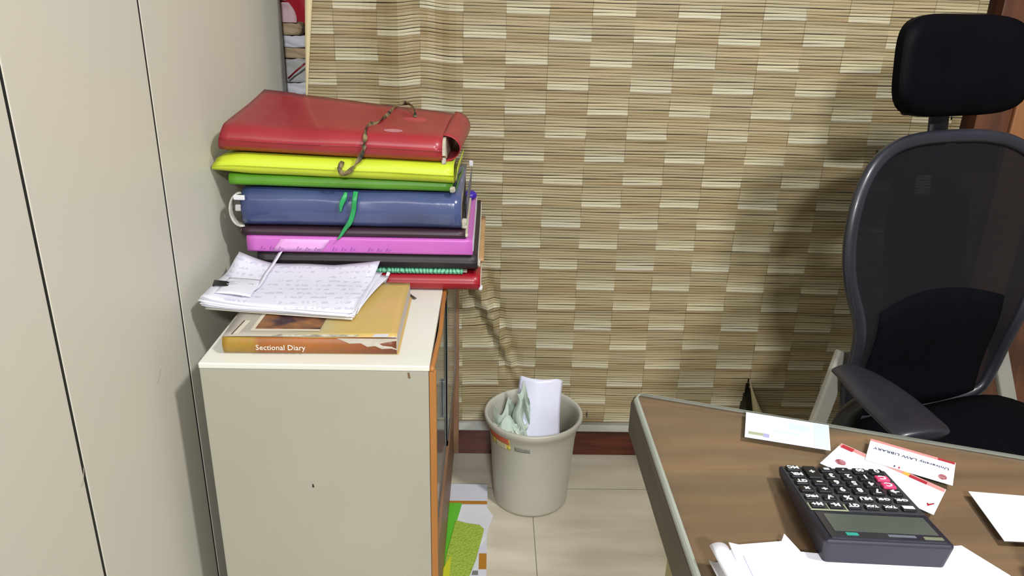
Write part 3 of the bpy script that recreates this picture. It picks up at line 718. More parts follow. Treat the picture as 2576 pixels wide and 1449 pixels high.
def poly_sheet(name, pts, z, t, m, parent=None, loc=(0, 0, 0), fz=None):
    n = len(pts); g = fz or (lambda x, y: 0)
    V = [(x, y, z+g(x, y)) for x, y in pts]+[(x, y, z+t+g(x, y)) for x, y in pts]
    F = [tuple(range(n-1, -1, -1)), tuple(range(n, 2*n))]+[(i, (i+1) % n, n+(i+1) % n, n+i) for i in range(n)]
    bm = bmesh.new(); vs = [bm.verts.new(v) for v in V]
    for f in F: bm.faces.new([vs[i] for i in f])
    o = bm_obj(name, bm, m, parent)
    o.location = loc; return o
o = poly_sheet('paper_sheet', pl, .0212, .0008, MT['whitepaper'], None, (-.045, 1.40, 0)); tag(o, 'torn white sheet on the ochre-banded carton, under the lime folders', 'paper')
def txt_mat():
    m = bpy.data.materials.new('lime_textured'); m.use_nodes = True; nt = m.node_tree; N = nt.nodes; L = nt.links; p = N['Principled BSDF']
    tc = N.new('ShaderNodeTexCoord'); vo = N.new('ShaderNodeTexVoronoi'); vo.inputs['Scale'].default_value = 190; L.new(tc.outputs['Object'], vo.inputs['Vector'])
    rp = N.new('ShaderNodeValToRGB'); rp.color_ramp.elements[0].color = lin('A9C052'); rp.color_ramp.elements[1].color = lin('86A22A'); L.new(vo.outputs['Distance'], rp.inputs[0]); L.new(rp.outputs[0], p.inputs['Base Color'])
    bp = N.new('ShaderNodeBump'); bp.inputs['Strength'].default_value = .6; bp.inputs['Distance'].default_value = .002; L.new(vo.outputs['Distance'], bp.inputs['Height']); L.new(bp.outputs[0], p.inputs['Normal']); p.inputs['Roughness'].default_value = .6
    return m
o = poly_sheet('green_folder', [(-.0505, .158), (-.014, .158), (-.030, .05), (-.034, -.05), (-.034, -.24), (-.0505, -.24)], .0224, .0035, mat('green_plastic', '57B42C', '64BE38', .3, 6, coat=.3), None, (-.045, 1.40, 0))
tag(o, 'bright green plastic folder lying next to the cabinet on the white carton', 'file folder')
o = poly_sheet('textured_folder', [(-.026, .088), (.000, .078), (.030, .072), (.041, .058), (.035, .02), (.024, -.045), (.010, -.10), (-.004, -.24), (-.0495, -.24), (-.042, -.04)], .0264, .003, txt_mat(), None, (-.045, 1.40, 0))
tag(o, 'lime woven-texture folder lying over the green folder near the floor', 'file folder')
o = poly_sheet('yellow_sheet', [(-.0505, -.09), (-.030, -.03), (-.0322, -.24), (-.0505, -.24)], .0298, .0008, mat('yellow_paper', 'B8BE1E', 'C2C828', .6), None, (-.045, 1.40, 0))
tag(o, 'narrow yellow sheet tucked along the green folder by the cabinet', 'paper')

# ------------------------------------------------------------------ waste bin
bn = empty('waste_bin', (.1115, 1.63, 0)); tag(bn, 'round greyish-white plastic waste bin standing on the tiled floor', 'bin')
MT['bin'] = mat('bin_plastic', 'B5B2A4', 'BDBAAD', .38, 5)
def lathe(name, prof, m, parent, seg=72):
    V = []; F = []
    for r, z in prof:
        for j in range(seg): a = 2*math.pi*j/seg; V.append((r*math.cos(a), r*math.sin(a), z))
    for i in range(len(prof)-1):
        for j in range(seg): F.append((i*seg+j, i*seg+(j+1) % seg, (i+1)*seg+(j+1) % seg, (i+1)*seg+j))
    F.append(tuple(range(seg))[::-1]); F.append(tuple(range((len(prof)-1)*seg, len(prof)*seg)))
    return mesh_obj(name, V, F, m, parent, True)
lathe('bin_body', [(.084, .004), (.089, .0), (.0925, .003), (.0935, .010), (.096, .05), (.1005, .12), (.1045, .18), (.108, .205), (.1135, .222), (.1185, .229), (.1205, .235), (.1205, .241), (.1185, .2445), (.1145, .245), (.1115, .242), (.109, .232), (.1055, .205), (.102, .18), (.098, .12), (.0935, .05), (.090, .010), (.085, .008)], MT['bin'], bn)
def cyl_patch(name, a0, a1, z0, z1, m, grow=.0006):
    def rad(z): return .1005+(z-.12)*(.1045-.1005)/.06 if z < .18 else (.1045+(z-.18)*.0035/.025 if z < .205 else .108+(z-.205)*.0055/.017)
    return grid_obj(name, lambda u, v: ((rad(z0+(z1-z0)*v)+grow)*math.cos(math.radians(a0+(a1-a0)*u)), (rad(z0+(z1-z0)*v)+grow)*math.sin(math.radians(a0+(a1-a0)*u)), z0+(z1-z0)*v), 10, 5, m, bn, thick=.0003)
cyl_patch('price_sticker', 204, 238, .190, .222, mat('sticker_yellow', 'D8C84A', 'E2D45A', .4))
cyl_patch('sticker_print', 203, 237, .204, .223, mat('sticker_orange', 'D06A4A', 'C85C40', .4), .0011)
cyl_patch('sticker_print', 213, 232, .188, .203, mat('sticker_pale', 'CFC8A8', 'C8C09C', .4), .0011)
cyl_patch('barcode_label', 244, 264, .1925, .2035, mat('label_grey', '70726A', '8E9086', .5, 300))
cyl_patch('rim_mark', -6, 4, .2325, .2425, mat('label_grey', '', None), .0128)
def in_bin(o, lim=.1005):
    for v in o.data.vertices:
        x, y, z = v.co; dx, dy = x-.1115, y-1.63; d_ = math.hypot(dx, dy)
        L_ = lim-.06*max(0, .2-z)*1.2 if z < .25 else lim+.004
        if d_ > L_: v.co = (.1115+dx*L_/d_, 1.63+dy*L_/d_, z)
    return o
# curved white card in the bin
cd = grid_obj('white_card', lambda u, v: (.078+.106*u-.006*(1-v)+.007*v*(u-.5)*0-.004*math.sin(v*3), 1.632+.020*(v-.5)*2+.050*(u-.5)**2*4*.35-.030*(1-v)*.9, .158+.163*v-.010*max(0, u-.85)*6*(v**6)-.004*u), 16, 20, mat('card_white', 'DCDDF0', 'E2E3F4', .28, 5, coat=.3), thick=.0006)
tag(cd, 'glossy white curved card sticking up out of the bin', 'paper')
MT['greenpaper'] = mat('pale_green_paper', 'B4C2B4', 'BFCDBF', .75, 14)
def crumple(name, cx, cy, cz, rx, ry, rz, seed, m):
    bm = bmesh.new(); bmesh.ops.create_icosphere(bm, subdivisions=4, radius=1)
    from mathutils import noise as nz
    for v in bm.verts:
        n = v.co.normalized()
        c = nz.cell_vector(n*2.6+Vector((seed, 0, 0)))
        d = nz.voronoi(n*2.2+Vector((seed*3.1, 1, 2)))[0]
        k = .60+.75*(d[1]-d[0])+.25*nz.noise(n*3+Vector((0, seed, 0)))
        v.co = Vector((cx+n.x*rx*k, cy+n.y*ry*k, cz+n.z*rz*k))
    return bm_obj(name, bm, m)
cr1 = crumple('crumpled_paper', .062, 1.613, .168, .049, .048, .060, 1, MT['greenpaper'])
in_bin(cr1); tag(cr1, 'large crumpled pale green paper at the left inside the bin', 'paper')
def ragged(u, v):
    # torn sheet standing beside the card
    x = .014+.088*u; y = 1.655-.028*u+.014*math.sin(u*9+v*3)+.008*math.sin(v*7+u*5)
    top = .262+.045*u-.040*abs(math.sin(u*7.5))-.012*hn(int(u*12), 2)
    return (x, y, .125+(top-.125)*v)
o = grid_obj('torn_sheet', ragged, 22, 16, MT['greenpaper'], thick=.0006, smooth=False); in_bin(o); tag(o, 'ragged pale green sheet standing against the rear rim of the bin', 'paper')
def ragged2(u, v):
    x = .066+.030*u+.006*math.sin(v*9); y = 1.600+.030*v+.010*math.sin(u*6+v*4)
    return (x, y, .165+.165*v*(1-.25*abs(math.sin(u*4+1)))+.008*math.sin(u*11))
o = grid_obj('torn_sheet', ragged2, 12, 16, MT['greenpaper'], thick=.0006, smooth=False); in_bin(o); tag(o, 'narrow folded pale green sheet pressed against the white card in the bin', 'paper')
def ragged3(u, v):
    x = .005+.075*u+.004*math.sin(v*13); y = 1.560+.050*v-.030*u*(1-v)+.009*math.sin(u*12)
    return (x, y, .172+.052*v+.014*math.sin(u*9+v*3)+.010*math.sin(v*9))
o = grid_obj('torn_sheet', ragged3, 14, 12, MT['greenpaper'], thick=.0006, smooth=False); in_bin(o); tag(o, 'creased pale green sheet lying at the front left inside the bin', 'paper')
o = tube('rolled_slip', [(.066, 1.560, .232), (.076, 1.553, .217), (.088, 1.546, .206)], .0033, mat('slip_green', 'C6D2BE', 'D0DAC8', .6), seg=10); tag(o, 'thin rolled paper slip lying on the crumpled paper in the bin', 'paper')

# ------------------------------------------------------------------ desk
dk = empty('desk', (.9, .3, 0)); tag(dk, 'brown wood-grain office desk with glass top and olive side panel', 'desk')
def woodtop():
    m = bpy.data.materials.new('desk_laminate'); m.use_nodes = True; nt = m.node_tree; N = nt.nodes; L = nt.links; p = N['Principled BSDF']
    tc = N.new('ShaderNodeTexCoord'); mp = N.new('ShaderNodeMapping'); mp.inputs['Scale'].default_value = (.55, 7, 7); mp.inputs['Rotation'].default_value = (0, 0, math.radians(1)); L.new(tc.outputs['Object'], mp.inputs['Vector'])
    no = N.new('ShaderNodeTexNoise'); no.inputs['Scale'].default_value = 4.2; no.inputs['Detail'].default_value = 6; no.inputs['Roughness'].default_value = .55; L.new(mp.outputs[0], no.inputs['Vector'])
    rp = N.new('ShaderNodeValToRGB'); e = rp.color_ramp.elements; e[0].position = .3; e[0].color = lin('614F3D'); e[1].position = .72; e[1].color = lin('84684A')
    x = e.new(.5); x.color = lin('70594A' if False else '6F5A44')
    L.new(no.outputs['Fac'], rp.inputs[0]); L.new(rp.outputs[0], p.inputs['Base Color']); p.inputs['Roughness'].default_value = .45
    return m
MT['desk'] = woodtop(); MT['deskedge'] = mat('desk_edge', '443B31', '50463A', .45, 6, stretch=(1, 1, 8))
def offp(pts, d):  # scale outline about the middle a little
    cx = sum(p[0] for p in pts)/len(pts); cy = sum(p[1] for p in pts)/len(pts)
    return [(x+(cx-x)/abs(cx-x+1e-9)*d, y+(cy-y)/abs(cy-y+1e-9)*d) for x, y in pts]
OUT = [(.172, -.55), (.172, .805), (.178, .818), (.186, .8205), (1.30, .452), (1.95, .24), (1.95, -.55)]
def prism_bm(pts, z0, z1, bev=.0, m=None, name='p', parent=None, loc=(0, 0, 0), mats=None):
    bm = bmesh.new(); n = len(pts)
    a = [bm.verts.new((x, y, z0)) for x, y in pts]; b = [bm.verts.new((x, y, z1)) for x, y in pts]
    bm.faces.new(a[::-1]); bm.faces.new(b)
    for i in range(n): bm.faces.new((a[i], a[(i+1) % n], b[(i+1) % n], b[i]))
    if bev:
        ed = [e for e in bm.edges if abs(e.verts[0].co.z-e.verts[1].co.z) < 1e-6 and (name == 'desktop' or e.verts[0].co.z > (z0+z1)/2)]
        bmesh.ops.bevel(bm, geom=ed, offset=bev, segments=3, profile=.5, affect='EDGES')
    bmesh.ops.recalc_face_normals(bm, faces=bm.faces[:])
    if mats:
        for f in bm.faces: f.material_index = 0 if abs(f.normal.z) > .97 else 1
    o = bm_obj(name, bm, m, parent, mats=mats); o.location = loc; return o
dl = (-.9, -.3, 0)
prism_bm(OUT, .700, .7438, .003, None, 'desktop', dk, dl, mats=[MT['desk'], MT['deskedge']])
# sheet of clear glass lying on the top, rims frosted grey-green
def glass_mat():
    m = bpy.data.materials.new('glass_sheet'); m.use_nodes = True; nt = m.node_tree; N = nt.nodes; L = nt.links
    for n in list(N): N.remove(n)
    out = N.new('ShaderNodeOutputMaterial'); t = N.new('ShaderNodeBsdfTransparent'); t.inputs[0].default_value = (.985, .99, .988, 1)
    g = N.new('ShaderNodeBsdfGlossy'); g.inputs['Roughness'].default_value = .04
    lw = N.new('ShaderNodeLayerWeight'); fr = N.new('ShaderNodeMath'); fr.operation = 'POWER'; L.new(lw.outputs['Facing'], fr.inputs[0]); fr.inputs[1].default_value = 5
    fa = N.new('ShaderNodeMath'); fa.operation = 'MULTIPLY_ADD'; L.new(fr.outputs[0], fa.inputs[0]); fa.inputs[1].default_value = .6; fa.inputs[2].default_value = .025
    mx = N.new('ShaderNodeMixShader'); L.new(fa.outputs[0], mx.inputs[0]); L.new(t.outputs[0], mx.inputs[1]); L.new(g.outputs[0], mx.inputs[2]); L.new(mx.outputs[0], out.inputs[0])
    return m
GO = [(.1745, -.55), (.1745, .803), (.180, .8145), (.187, .817), (1.30, .449), (1.94, .238), (1.94, -.55)]
prism_bm(GO, .7442, .7500, .0052, None, 'glass_sheet', dk, dl, mats=[glass_mat(), mat('glass_rim', '8F958B', '9DA298', .3, 8)])
MT['olive'] = mat('olive_laminate', '9A8F66', 'A2976E', .5, 3)
box('side_panel', .205-.9, .230-.9, -.30, .39, 0.0, .6995, MT['olive'], dk, .001)
box('modesty_panel', .2305-.9, .8, .20, .218, .10, .6995, MT['olive'], dk)
box('side_panel', .8005, .82, -.80, .10, 0.0, .6995, MT['olive'], dk, .001)

# ------------------------------------------------------------------ calculator (display end towards the room)
ca = empty('calculator', (.2835, .512, .7502), math.radians(-3.5)); tag(ca, 'black desktop calculator with two pink keys lying on the desk glass', 'calculator')
MT['calc'] = mat('calculator_shell', '1B1B28', '21212F', .42, 8); MT['calc2'] = mat('calculator_face', '35363A', '3B3C40', .4, 8)
CWd, CLn = .108, .136
zn, zf = .030, .012   # height at display end and far end
def ctop(y): return zn+(zf-zn)*y/CLn
bm = bmesh.new()
vs = []
for (x, y) in ((0, 0), (CWd, 0), (CWd, CLn), (0, CLn)): vs.append(bm.verts.new((x+(.003 if x == 0 else -.003), y+(.004 if y == 0 else -.004), 0)))
for (x, y) in ((0, 0), (CWd, 0), (CWd, CLn), (0, CLn)): vs.append(bm.verts.new((x, y, ctop(y))))
for f in ((3, 2, 1, 0), (4, 5, 6, 7), (0, 1, 5, 4), (1, 2, 6, 5), (2, 3, 7, 6), (3, 0, 4, 7)): bm.faces.new([vs[i] for i in f])
bmesh.ops.bevel(bm, geom=[e for e in bm.edges], offset=.004, segments=3, profile=.5, affect='EDGES')
bm_obj('shell', bm, MT['calc'], ca, smooth=False)
slope = math.atan((zf-zn)/CLn)
TP = T((0, 0, zn)) @ Matrix.Rotation(slope, 4, 'X')     # local frame on the tilted top: x right, y away
def cplate(name, x0, x1, y0, y1, h0, h1, m, parent=ca, bev=.0):
    return box(name, x0, x1, y0, y1, h0, h1, m, parent, bev, 2, TP)
MT['lcd'] = mat('display_green', '4A524C', '545C55', .2, 10, coat=.6)
MT['bezel'] = mat('display_bezel', '20222C', '262834', .2, 10, coat=.6)
cplate('display_bezel', .006, .102, .004, .046, -.0005, .0012, MT['bezel'], bev=.0005)
cplate('display', .012, .099, .0135, .0415, .0012, .0016, MT['lcd'])
cplate('solar_cell', .020, .030, .0075, .0115, .0012, .0016, mat('teal_print', '2C9486', '34A090', .4))
cplate('nameplate', .055, .078, .008, .011, .0012, .0016, mat('plate_grey', '6A6E7A', '5E626E', .4))
cplate('nameplate', .084, .100, .006, .010, .0012, .0016, mat('plate_olive', '7A806A', '6E745E', .4))
cplate('key_panel', .003, .1045, .049, .1325, -.0002, .0006, MT['calc2'], bev=.0003)
MT['key'] = mat('key_black', '101014', '17171C', .35, 10); MT['pinkkey'] = mat('key_pink', 'D0406E', 'C83866', .35, 10)
MT['leg'] = mat('legend_white', 'D8DCDC', 'CCD2D2', .5)
MT['frame'] = mat('key_outline', 'A8AA90', '9C9E84', .5)
cols = [.0115+.0163*i for i in range(6)]; rows = [.0555+.0138*j for j in range(6)]
# rows run from the display outwards; columns from our left (owner's right)
glyph = {0: ['▮', '▮', '▬', '▬', '▬', '▬'], 1: ['▬', '▮', '▮', '▮', '▬', '▬'], 2: ['×', '÷', '9', '8', '7', '→'],
         3: ['▬', '−', '6', '5', '4', 'C'], 4: ['▬', '', '3', '2', '1', 'C'], 5: ['▬', '+', '=', '·', '00', '0']}
glyph[0] = ['M+', 'M-', 'GT', 'TAX', 'TAX', '']; glyph[1] = ['MRC', '√', '%', 'MU', 'CHK', 'CHK']
glyph[3][0] = 'GT'; glyph[4][0] = 'MR'; glyph[5][0] = 'MC'
for j in range(6):
    for i in range(6):
        if (i, j) == (1, 4): continue
        hh = .0048 if j > 1 else .0040
        y0, y1 = rows[j]-hh, rows[j]+hh
        if (i, j) == (1, 5): y0 = rows[4]-hh
        pk_ = i == 5 and j in (3, 4)
        kx = .0062
        k = cplate('key', cols[i]-kx, cols[i]+kx, y0, y1, .0006, .0042 if j > 1 else .0032, MT['pinkkey'] if pk_ else MT['key'], bev=.0014)
        if pk_: k['label'] = 'pink clear key'
        g = glyph[j][i]
        zt = .0043 if j > 1 else .0033
        if g == '': cplate('legend', cols[i]-.005, cols[i]+.005, rows[j]-.002, rows[j]+.003, zt-.0003, zt+.0001, MT['leg'], k)
        else:
            text_obj('legend', g, .0100 if len(g) < 2 else (.0074 if len(g) < 3 else .0052), MT['leg'], k, TP @ T((cols[i], (y0+y1)/2, zt)) @ Rm(180, 'Z'), .0001, bold=.00035)
fr = bmesh.new()
for a in ((.0040, .0052, .049, .0600), (.0205, .0213, .049, .0600), (.0362, .0374, .049, .0600), (.0040, .0374, .0482, .0497)): add_box(fr, a[0], a[1], a[2], a[3], .0006, .0012, 0, 1, TP)
bm_obj('key_outline', fr, MT['frame'], ca)

# ------------------------------------------------------------------ cards and papers on the desk
def quad_card(name, P, z, t, label, m, curl=None, rot=0):
    """P: far-left, far-right, near-right, near-left corners"""
    cx = sum(p[0] for p in P)/4; cy = sum(p[1] for p in P)/4
    root = empty(name, (cx, cy, z)); tag(root, label, 'card', 'visiting cards on the desk')
    def f(u, v):
        x, y = bilin(P[3], P[2], P[1], P[0], u, v)
        return (x-cx, y-cy, t/2+(curl(u, v) if curl else 0))
    grid_obj('card', f, 12, 6, m, root, thick=t, smooth=False)
    return root, (lambda u, v, dz=.0: Vector((*[a-b for a, b in zip(bilin(P[3], P[2], P[1], P[0], u, v), (cx, cy))], t+dz+(curl(u, v) if curl else 0))))
MT['card'] = mat('card_stock', 'DCE6EC', 'E2EAF0', .4, 9)
MT['cblue'] = mat('print_pale_blue', 'C0CCE0', 'C8D4E4', .4); MT['cviolet'] = mat('print_violet', '9A9CC8', 'A4A6CE', .4)
MT['cred'] = mat('print_red', 'A8303C', '98242F', .4); MT['cpink'] = mat('print_pink', 'CE8A88', 'C88480', .4); MT['cgold'] = mat('print_gold', 'D0A048', 'C89840', .4)
MT['cink'] = mat('print_ink', '3A3F5C', '444966', .4); MT['cseal'] = mat('print_seal', '8A4048', 'B08088', .4, 300)
def cpatch(name, root, fn, uv, m, dz=.0002):
    n = len(uv); V = [fn(u, v, dz*.5) for u, v in uv]+[fn(u, v, dz*.5+.0001) for u, v in uv]
    F = [tuple(range(n-1, -1, -1)), tuple(range(n, 2*n))]+[(i, (i+1) % n, n+(i+1) % n, n+i) for i in range(n)]
    return mesh_obj(name, V, F, m, root)
def rect(a, b, c, d): return [(a, c), (b, c), (b, d), (a, d)]
ZD = .7503
r1, f1_ = quad_card('visiting_card', [(.300, .770), (.386, .743), (.367, .692), (.282, .717)], ZD, .0005, 'pale blue-white card lying nearest the rear edge of the desk glass', MT['card'])
cpatch('printed_block', r1, f1_, rect(.52, .76, .55, .82), MT['cblue']); cpatch('printed_block', r1, f1_, rect(.82, .99, .05, .97), MT['cblue'])
cpatch('printed_line', r1, f1_, rect(.04, .22, .13, .24), MT['frame']); cpatch('printed_line', r1, f1_, rect(.22, .29, .10, .24), MT['cviolet']); cpatch('printed_line', r1, f1_, rect(.36, .64, .36, .46), MT['cblue'])
r2, f2_ = quad_card('visiting_card', [(.385, .706), (.455, .6245), (.421, .585), (.346, .668)], ZD, .0005, 'white card with a red and gold stripe, partly under the calculator', MT['card'])
cpatch('printed_stripe', r2, f2_, rect(.0, .995, .87, .99), MT['cpink']); cpatch('printed_stripe', r2, f2_, rect(.02, .14, .84, .97), MT['cred'], .0004)
cpatch('printed_stripe', r2, f2_, rect(.62, .68, .87, .99), MT['cgold'], .0004); cpatch('printed_stripe', r2, f2_, rect(.68, .84, .86, .96), MT['cred'], .0004)
cpatch('printed_seal', r2, f2_, [(.13+.05*math.cos(t*.5236), .33+.10*math.sin(t*.5236)) for t in range(12)], MT['cseal'])
cpatch('tick_mark', r2, f2_, [(.915, .25), (.93, .18), (.97, .34), (.965, .37), (.93, .26), (.92, .29)], MT['cred'], .0004)
r3, f3_ = quad_card('visiting_card', [(.421, .7145), (.490, .6695), (.4645, .630), (.396, .674)], .7513, .0005, 'white library card printed in dark letters with a red top stripe', MT['card'])
cpatch('printed_stripe', r3, f3_, rect(.0, .995, .90, .995), MT['cpink']); cpatch('printed_stripe', r3, f3_, rect(.80, .99, .90, .995), MT['cred'], .0004)
cpatch('printed_seal', r3, f3_, [(.88+.05*math.cos(t*.5236), .22+.11*math.sin(t*.5236)) for t in range(12)], MT['cseal'])
cpatch('printed_block', r3, f3_, [(.33, .02), (.335, .14), (.355, .08)], MT['cink']); cpatch('printed_block', r3, f3_, [(.38, .05), (.40, .14), (.405, .02)], MT['cred'])
ang = math.atan2(.6695-.7145, .490-.421)
pc = f3_(.5, .62, .0004)
text_obj('printed_name', 'University LAW LIBRARY', .0068, MT['cink'], r3, T(pc) @ Matrix.Rotation(ang+math.pi, 4, 'Z'), .0001)
r4, f4_ = quad_card('note_slip', [(.476, .622), (.556, .612), (.542, .545), (.466, .549)], ZD, .0005, 'blank pale note slip at the right, on the bare desk glass', MT['card'])
r4['category'] = 'paper'; del r4['group']
r4.children[0].name = 'slip'
# white papers in front
MT['bright'] = mat('bright_sheet', 'EEEEFA', 'F2F2FC', .5, 9)
PP = [[(.196, .40), (.200, .523), (.222, .540), (.262, .545), (.268, .555), (.280, .540), (.41, .540), (.422, .541), (.45, .49), (.45, .38)],
      [(.214, .38), (.2135, .541), (.300, .543), (.40, .538), (.418, .530), (.44, .49), (.44, .38)],
      [(.226, .36), (.221, .523), (.270, .528), (.40, .522), (.425, .505), (.435, .48), (.43, .36)]]
for k, (pts, lb) in enumerate(zip(PP, ['lowest white sheet of the desk pile, its notched edge under the calculator', 'middle white sheet of the pile in front of the calculator', 'topmost white sheet of the pile in front of the calculator'])):
    # kept below the calculator's display end
    pts = [(x, min(y, .5095) if k and x > .27 else y) for x, y in pts] if k else [(x, y if x < .272 or x > .405 else min(y, .510)) for x, y in pts]
    o = poly_sheet('paper_sheet', pts, .7505+.0016*k, .0013, MT['bright']); tag(o, lb, 'paper', 'white sheets on the desk')
def rollf(u, v):
    a = -2.2+4.6*u
    return (.204+.010*math.cos(a)+.012*(1-v), .40+.118*v, .7618+.0105*math.sin(a))
o = grid_obj('rolled_sheet', rollf, 16, 8, MT['bright'], thick=.0008); o.location = (-.008, 0, -.0003); tag(o, 'curled white sheet rolled up at the left end of the desk papers', 'paper')
ph = empty('dark_device', (.50, .495, .7505), math.radians(-20))
tag(ph, 'dark grey object cut off by the lower right corner, on the desk glass', 'device')
box('base', -.035, .10, -.018, .018, 0, .006, MT['calc'], ph, .003)
box('arm', -.033, .10, -.014, .014, .009, .022, MT['calc2'], ph, .005, 3)
box('hinge', .085, .10, -.012, .012, .006, .0092, MT['alu'], ph)

# ------------------------------------------------------------------ office chair
ch = empty('office_chair', (.950, 1.223, 0), math.radians(20)); tag(ch, 'black high-back mesh office chair with headrest behind the desk', 'chair')
MT['blackpl'] = mat('black_plastic', '101115', '15161A', .45, 10); MT['rim'] = mat('rim_plastic', '202128', '26272F', .36, 10, coat=.15)
MT['fabric'] = mat('black_fabric', '08090D', '0A0B10', .9, 30, bump=.1, bscale=400, spec=.06)
MT['leather'] = mat('headrest_vinyl', '07070B', '09090E', .55, 10, bump=.03, bscale=60, spec=.04)
def back_y(u, z):   # depth of the backrest surface in chair space
    t = (z-.55)
    rec = .05*t + .10*max(0, t-.1)*.6
    lum = -.022*math.exp(-((z-.62)/.10)**2)
    return .195+rec+lum-.55*u*u
outl = [(0, .963), (.085, .961), (.150, .950), (.200, .926), (.232, .890), (.250, .845), (.257, .800), (.256, .750), (.248, .705), (.233, .665), (.222, .632), (.215, .59), (.210, .54), (.202, .47), (.180, .42), (.11, .398), (0, .392)]
full = outl + [(-u, z) for u, z in outl[-2:0:-1]]
pts = spline([(u, 0, z) for u, z in full], 4, True)
rimpts = [Vector((p.x, back_y(p.x, p.z), p.z)) for p in pts]
tube('backrest_frame', rimpts, .0135, MT['rim'], ch, rb=.0105, seg=12, closed=True, up=Vector((0, 1, 0)))
def mesh_mat():
    m = bpy.data.materials.new('chair_mesh'); m.use_nodes = True; nt = m.node_tree; N = nt.nodes; L = nt.links; p = N['Principled BSDF']
    p.inputs['Base Color'].default_value = lin('131317'); p.inputs['Roughness'].default_value = .8; p.inputs['Specular IOR Level'].default_value = .15
    out = N['Material Output']; t = N.new('ShaderNodeBsdfTransparent')
    tc = N.new('ShaderNodeTexCoord'); wv = N.new('ShaderNodeTexWave'); wv.bands_direction = 'Z'; wv.inputs['Scale'].default_value = 110; wv.inputs['Distortion'].default_value = 1.5; L.new(tc.outputs['Object'], wv.inputs['Vector'])
    a = N.new('ShaderNodeMath'); a.operation = 'MULTIPLY_ADD'; a.inputs[1].default_value = .06; a.inputs[2].default_value = .015; L.new(wv.outputs['Fac'], a.inputs[0])
    mx = N.new('ShaderNodeMixShader'); L.new(a.outputs[0], mx.inputs[0]); L.new(p.outputs[0], mx.inputs[1]); L.new(t.outputs[0], mx.inputs[2]); L.new(mx.outputs[0], out.inputs[0])
    return m
# mesh panel: rows between left and right outline
def halfw(z):
    for (u0, z0), (u1, z1) in zip(outl[:-1], outl[1:]):
        if z1 <= z <= z0: return u0+(u1-u0)*((z0-z)/(z0-z1))
    return .0
def mp_fn(u, v):
    z = .394+(.9625-.394)*v; w_ = halfw(z); x = (2*u-1)*w_
    return (x, back_y(x, z)-.001, z)
grid_obj('mesh_panel', mp_fn, 20, 44, mesh_mat(), ch, thick=0)
# rear support behind the mesh with two openings near the top
def rear_y(u, z): return back_y(u, z)+.020+.006
bm = bmesh.new()
def slab(x0, x1, z0, z1, n=8, th=.012):
    vs = []
    for j in range(n+1):
        z = z0+(z1-z0)*j/n; row = []
        for i in range(7):
            x = x0+(x1-x0)*i/6; row.append((x, rear_y(x, z), z))
        vs.append(row)
    A = [[bm.verts.new(p) for p in r] for r in vs]; B = [[bm.verts.new((p[0], p[1]+th, p[2])) for p in r] for r in vs]
    for j in range(n):
        for i in range(6):
            bm.faces.new((A[j][i], A[j][i+1], A[j+1][i+1], A[j+1][i])); bm.faces.new((B[j][i], B[j+1][i], B[j+1][i+1], B[j][i+1]))
    for j in range(n):
        bm.faces.new((A[j][0], A[j+1][0], B[j+1][0], B[j][0])); bm.faces.new((A[j][6], B[j][6], B[j+1][6], A[j+1][6]))
    for i in range(6):
        bm.faces.new((A[0][i], B[0][i], B[0][i+1], A[0][i+1])); bm.faces.new((A[n][i], A[n][i+1], B[n][i+1], B[n][i]))
slab(-.105, .105, .41, .845); slab(.01, .065, .845, .885, 4); slab(-.105, -.045, .845, .885, 4); slab(-.155, .155, .885, .940, 4)
bm_obj('rear_support', bm, MT['blackpl'], ch, smooth=False)
# lumbar pad seen as a darker lower field
def lum(u, v):
    x = -.165+.33*u; z = .405+.265*v - .006*(2*u-1)**2*4*v
    return (x, back_y(x, z)+.004, z)
grid_obj('lumbar_pad', lum, 12, 10, MT['fabric'], ch, thick=.010, off=1)
# headrest: cushion with rounded outline
bm = bmesh.new(); bmesh.ops.create_cube(bm, size=2); bmesh.ops.subdivide_edges(bm, edges=bm.edges[:], cuts=11, use_grid_fill=True)
for v in bm.verts:
    n = v.co.copy(); p = 4.0
    l = (abs(n.x)**p+abs(n.z)**p)**(1/p); k = max(abs(n.x), abs(n.z))/(l if l else 1)
    x, z = n.x*k, n.z*k
    ed = max(abs(n.x), abs(n.z))
    th = (1-ed**3.5*.72)
    wx = .166*(1-.03*z)
    v.co = Vector((x*wx, n.y*.030*th+.05*(x*x)*-.35*1, z*.0915))
hr = bm_obj('headrest', bm, MT['leather'], ch, smooth=True); hr.location = (.004, .258, 1.090); hr.rotation_euler = (math.radians(-10), 0, 0)
pp = spline([(.022, .275, .90), (.022, .282, .96), (.022, .288, 1.01), (.022, .288, 1.06)], 6)
tube('headrest_post', pp, .026, MT['blackpl'], ch, rb=.008, seg=14, up=Vector((0, 1, 0)))
tube('post_trim', [p+Vector((.0265, -.006, 0)) for p in pp[9:]], .0016, mat('chrome', 'C8CCD0', 'BFC3C7', .15, metal=.9), ch, seg=8)
box('headrest_bracket', -.085, .075, .272, .287, .998, 1.04, MT['blackpl'], ch, .006, 3)
# seat
bm = bmesh.new(); bmesh.ops.create_cube(bm, size=2); bmesh.ops.subdivide_edges(bm, edges=bm.edges[:], cuts=11, use_grid_fill=True)
for v in bm.verts:
    n = v.co.copy(); p = 5.0
    l = (abs(n.x)**p+abs(n.y)**p)**(1/p); k = max(abs(n.x), abs(n.y))/(l if l else 1)
    ed = max(abs(n.x), abs(n.y)); th = 1-.5*ed**5
    v.co = Vector((n.x*k*.235, n.y*k*.225, n.z*.036*th - (.03*max(0, -n.y-.4)**2) + .008*n.x**2))
st_ = bm_obj('seat', bm, MT['fabric'], ch, smooth=True); st_.location = (0, -.055, .392)
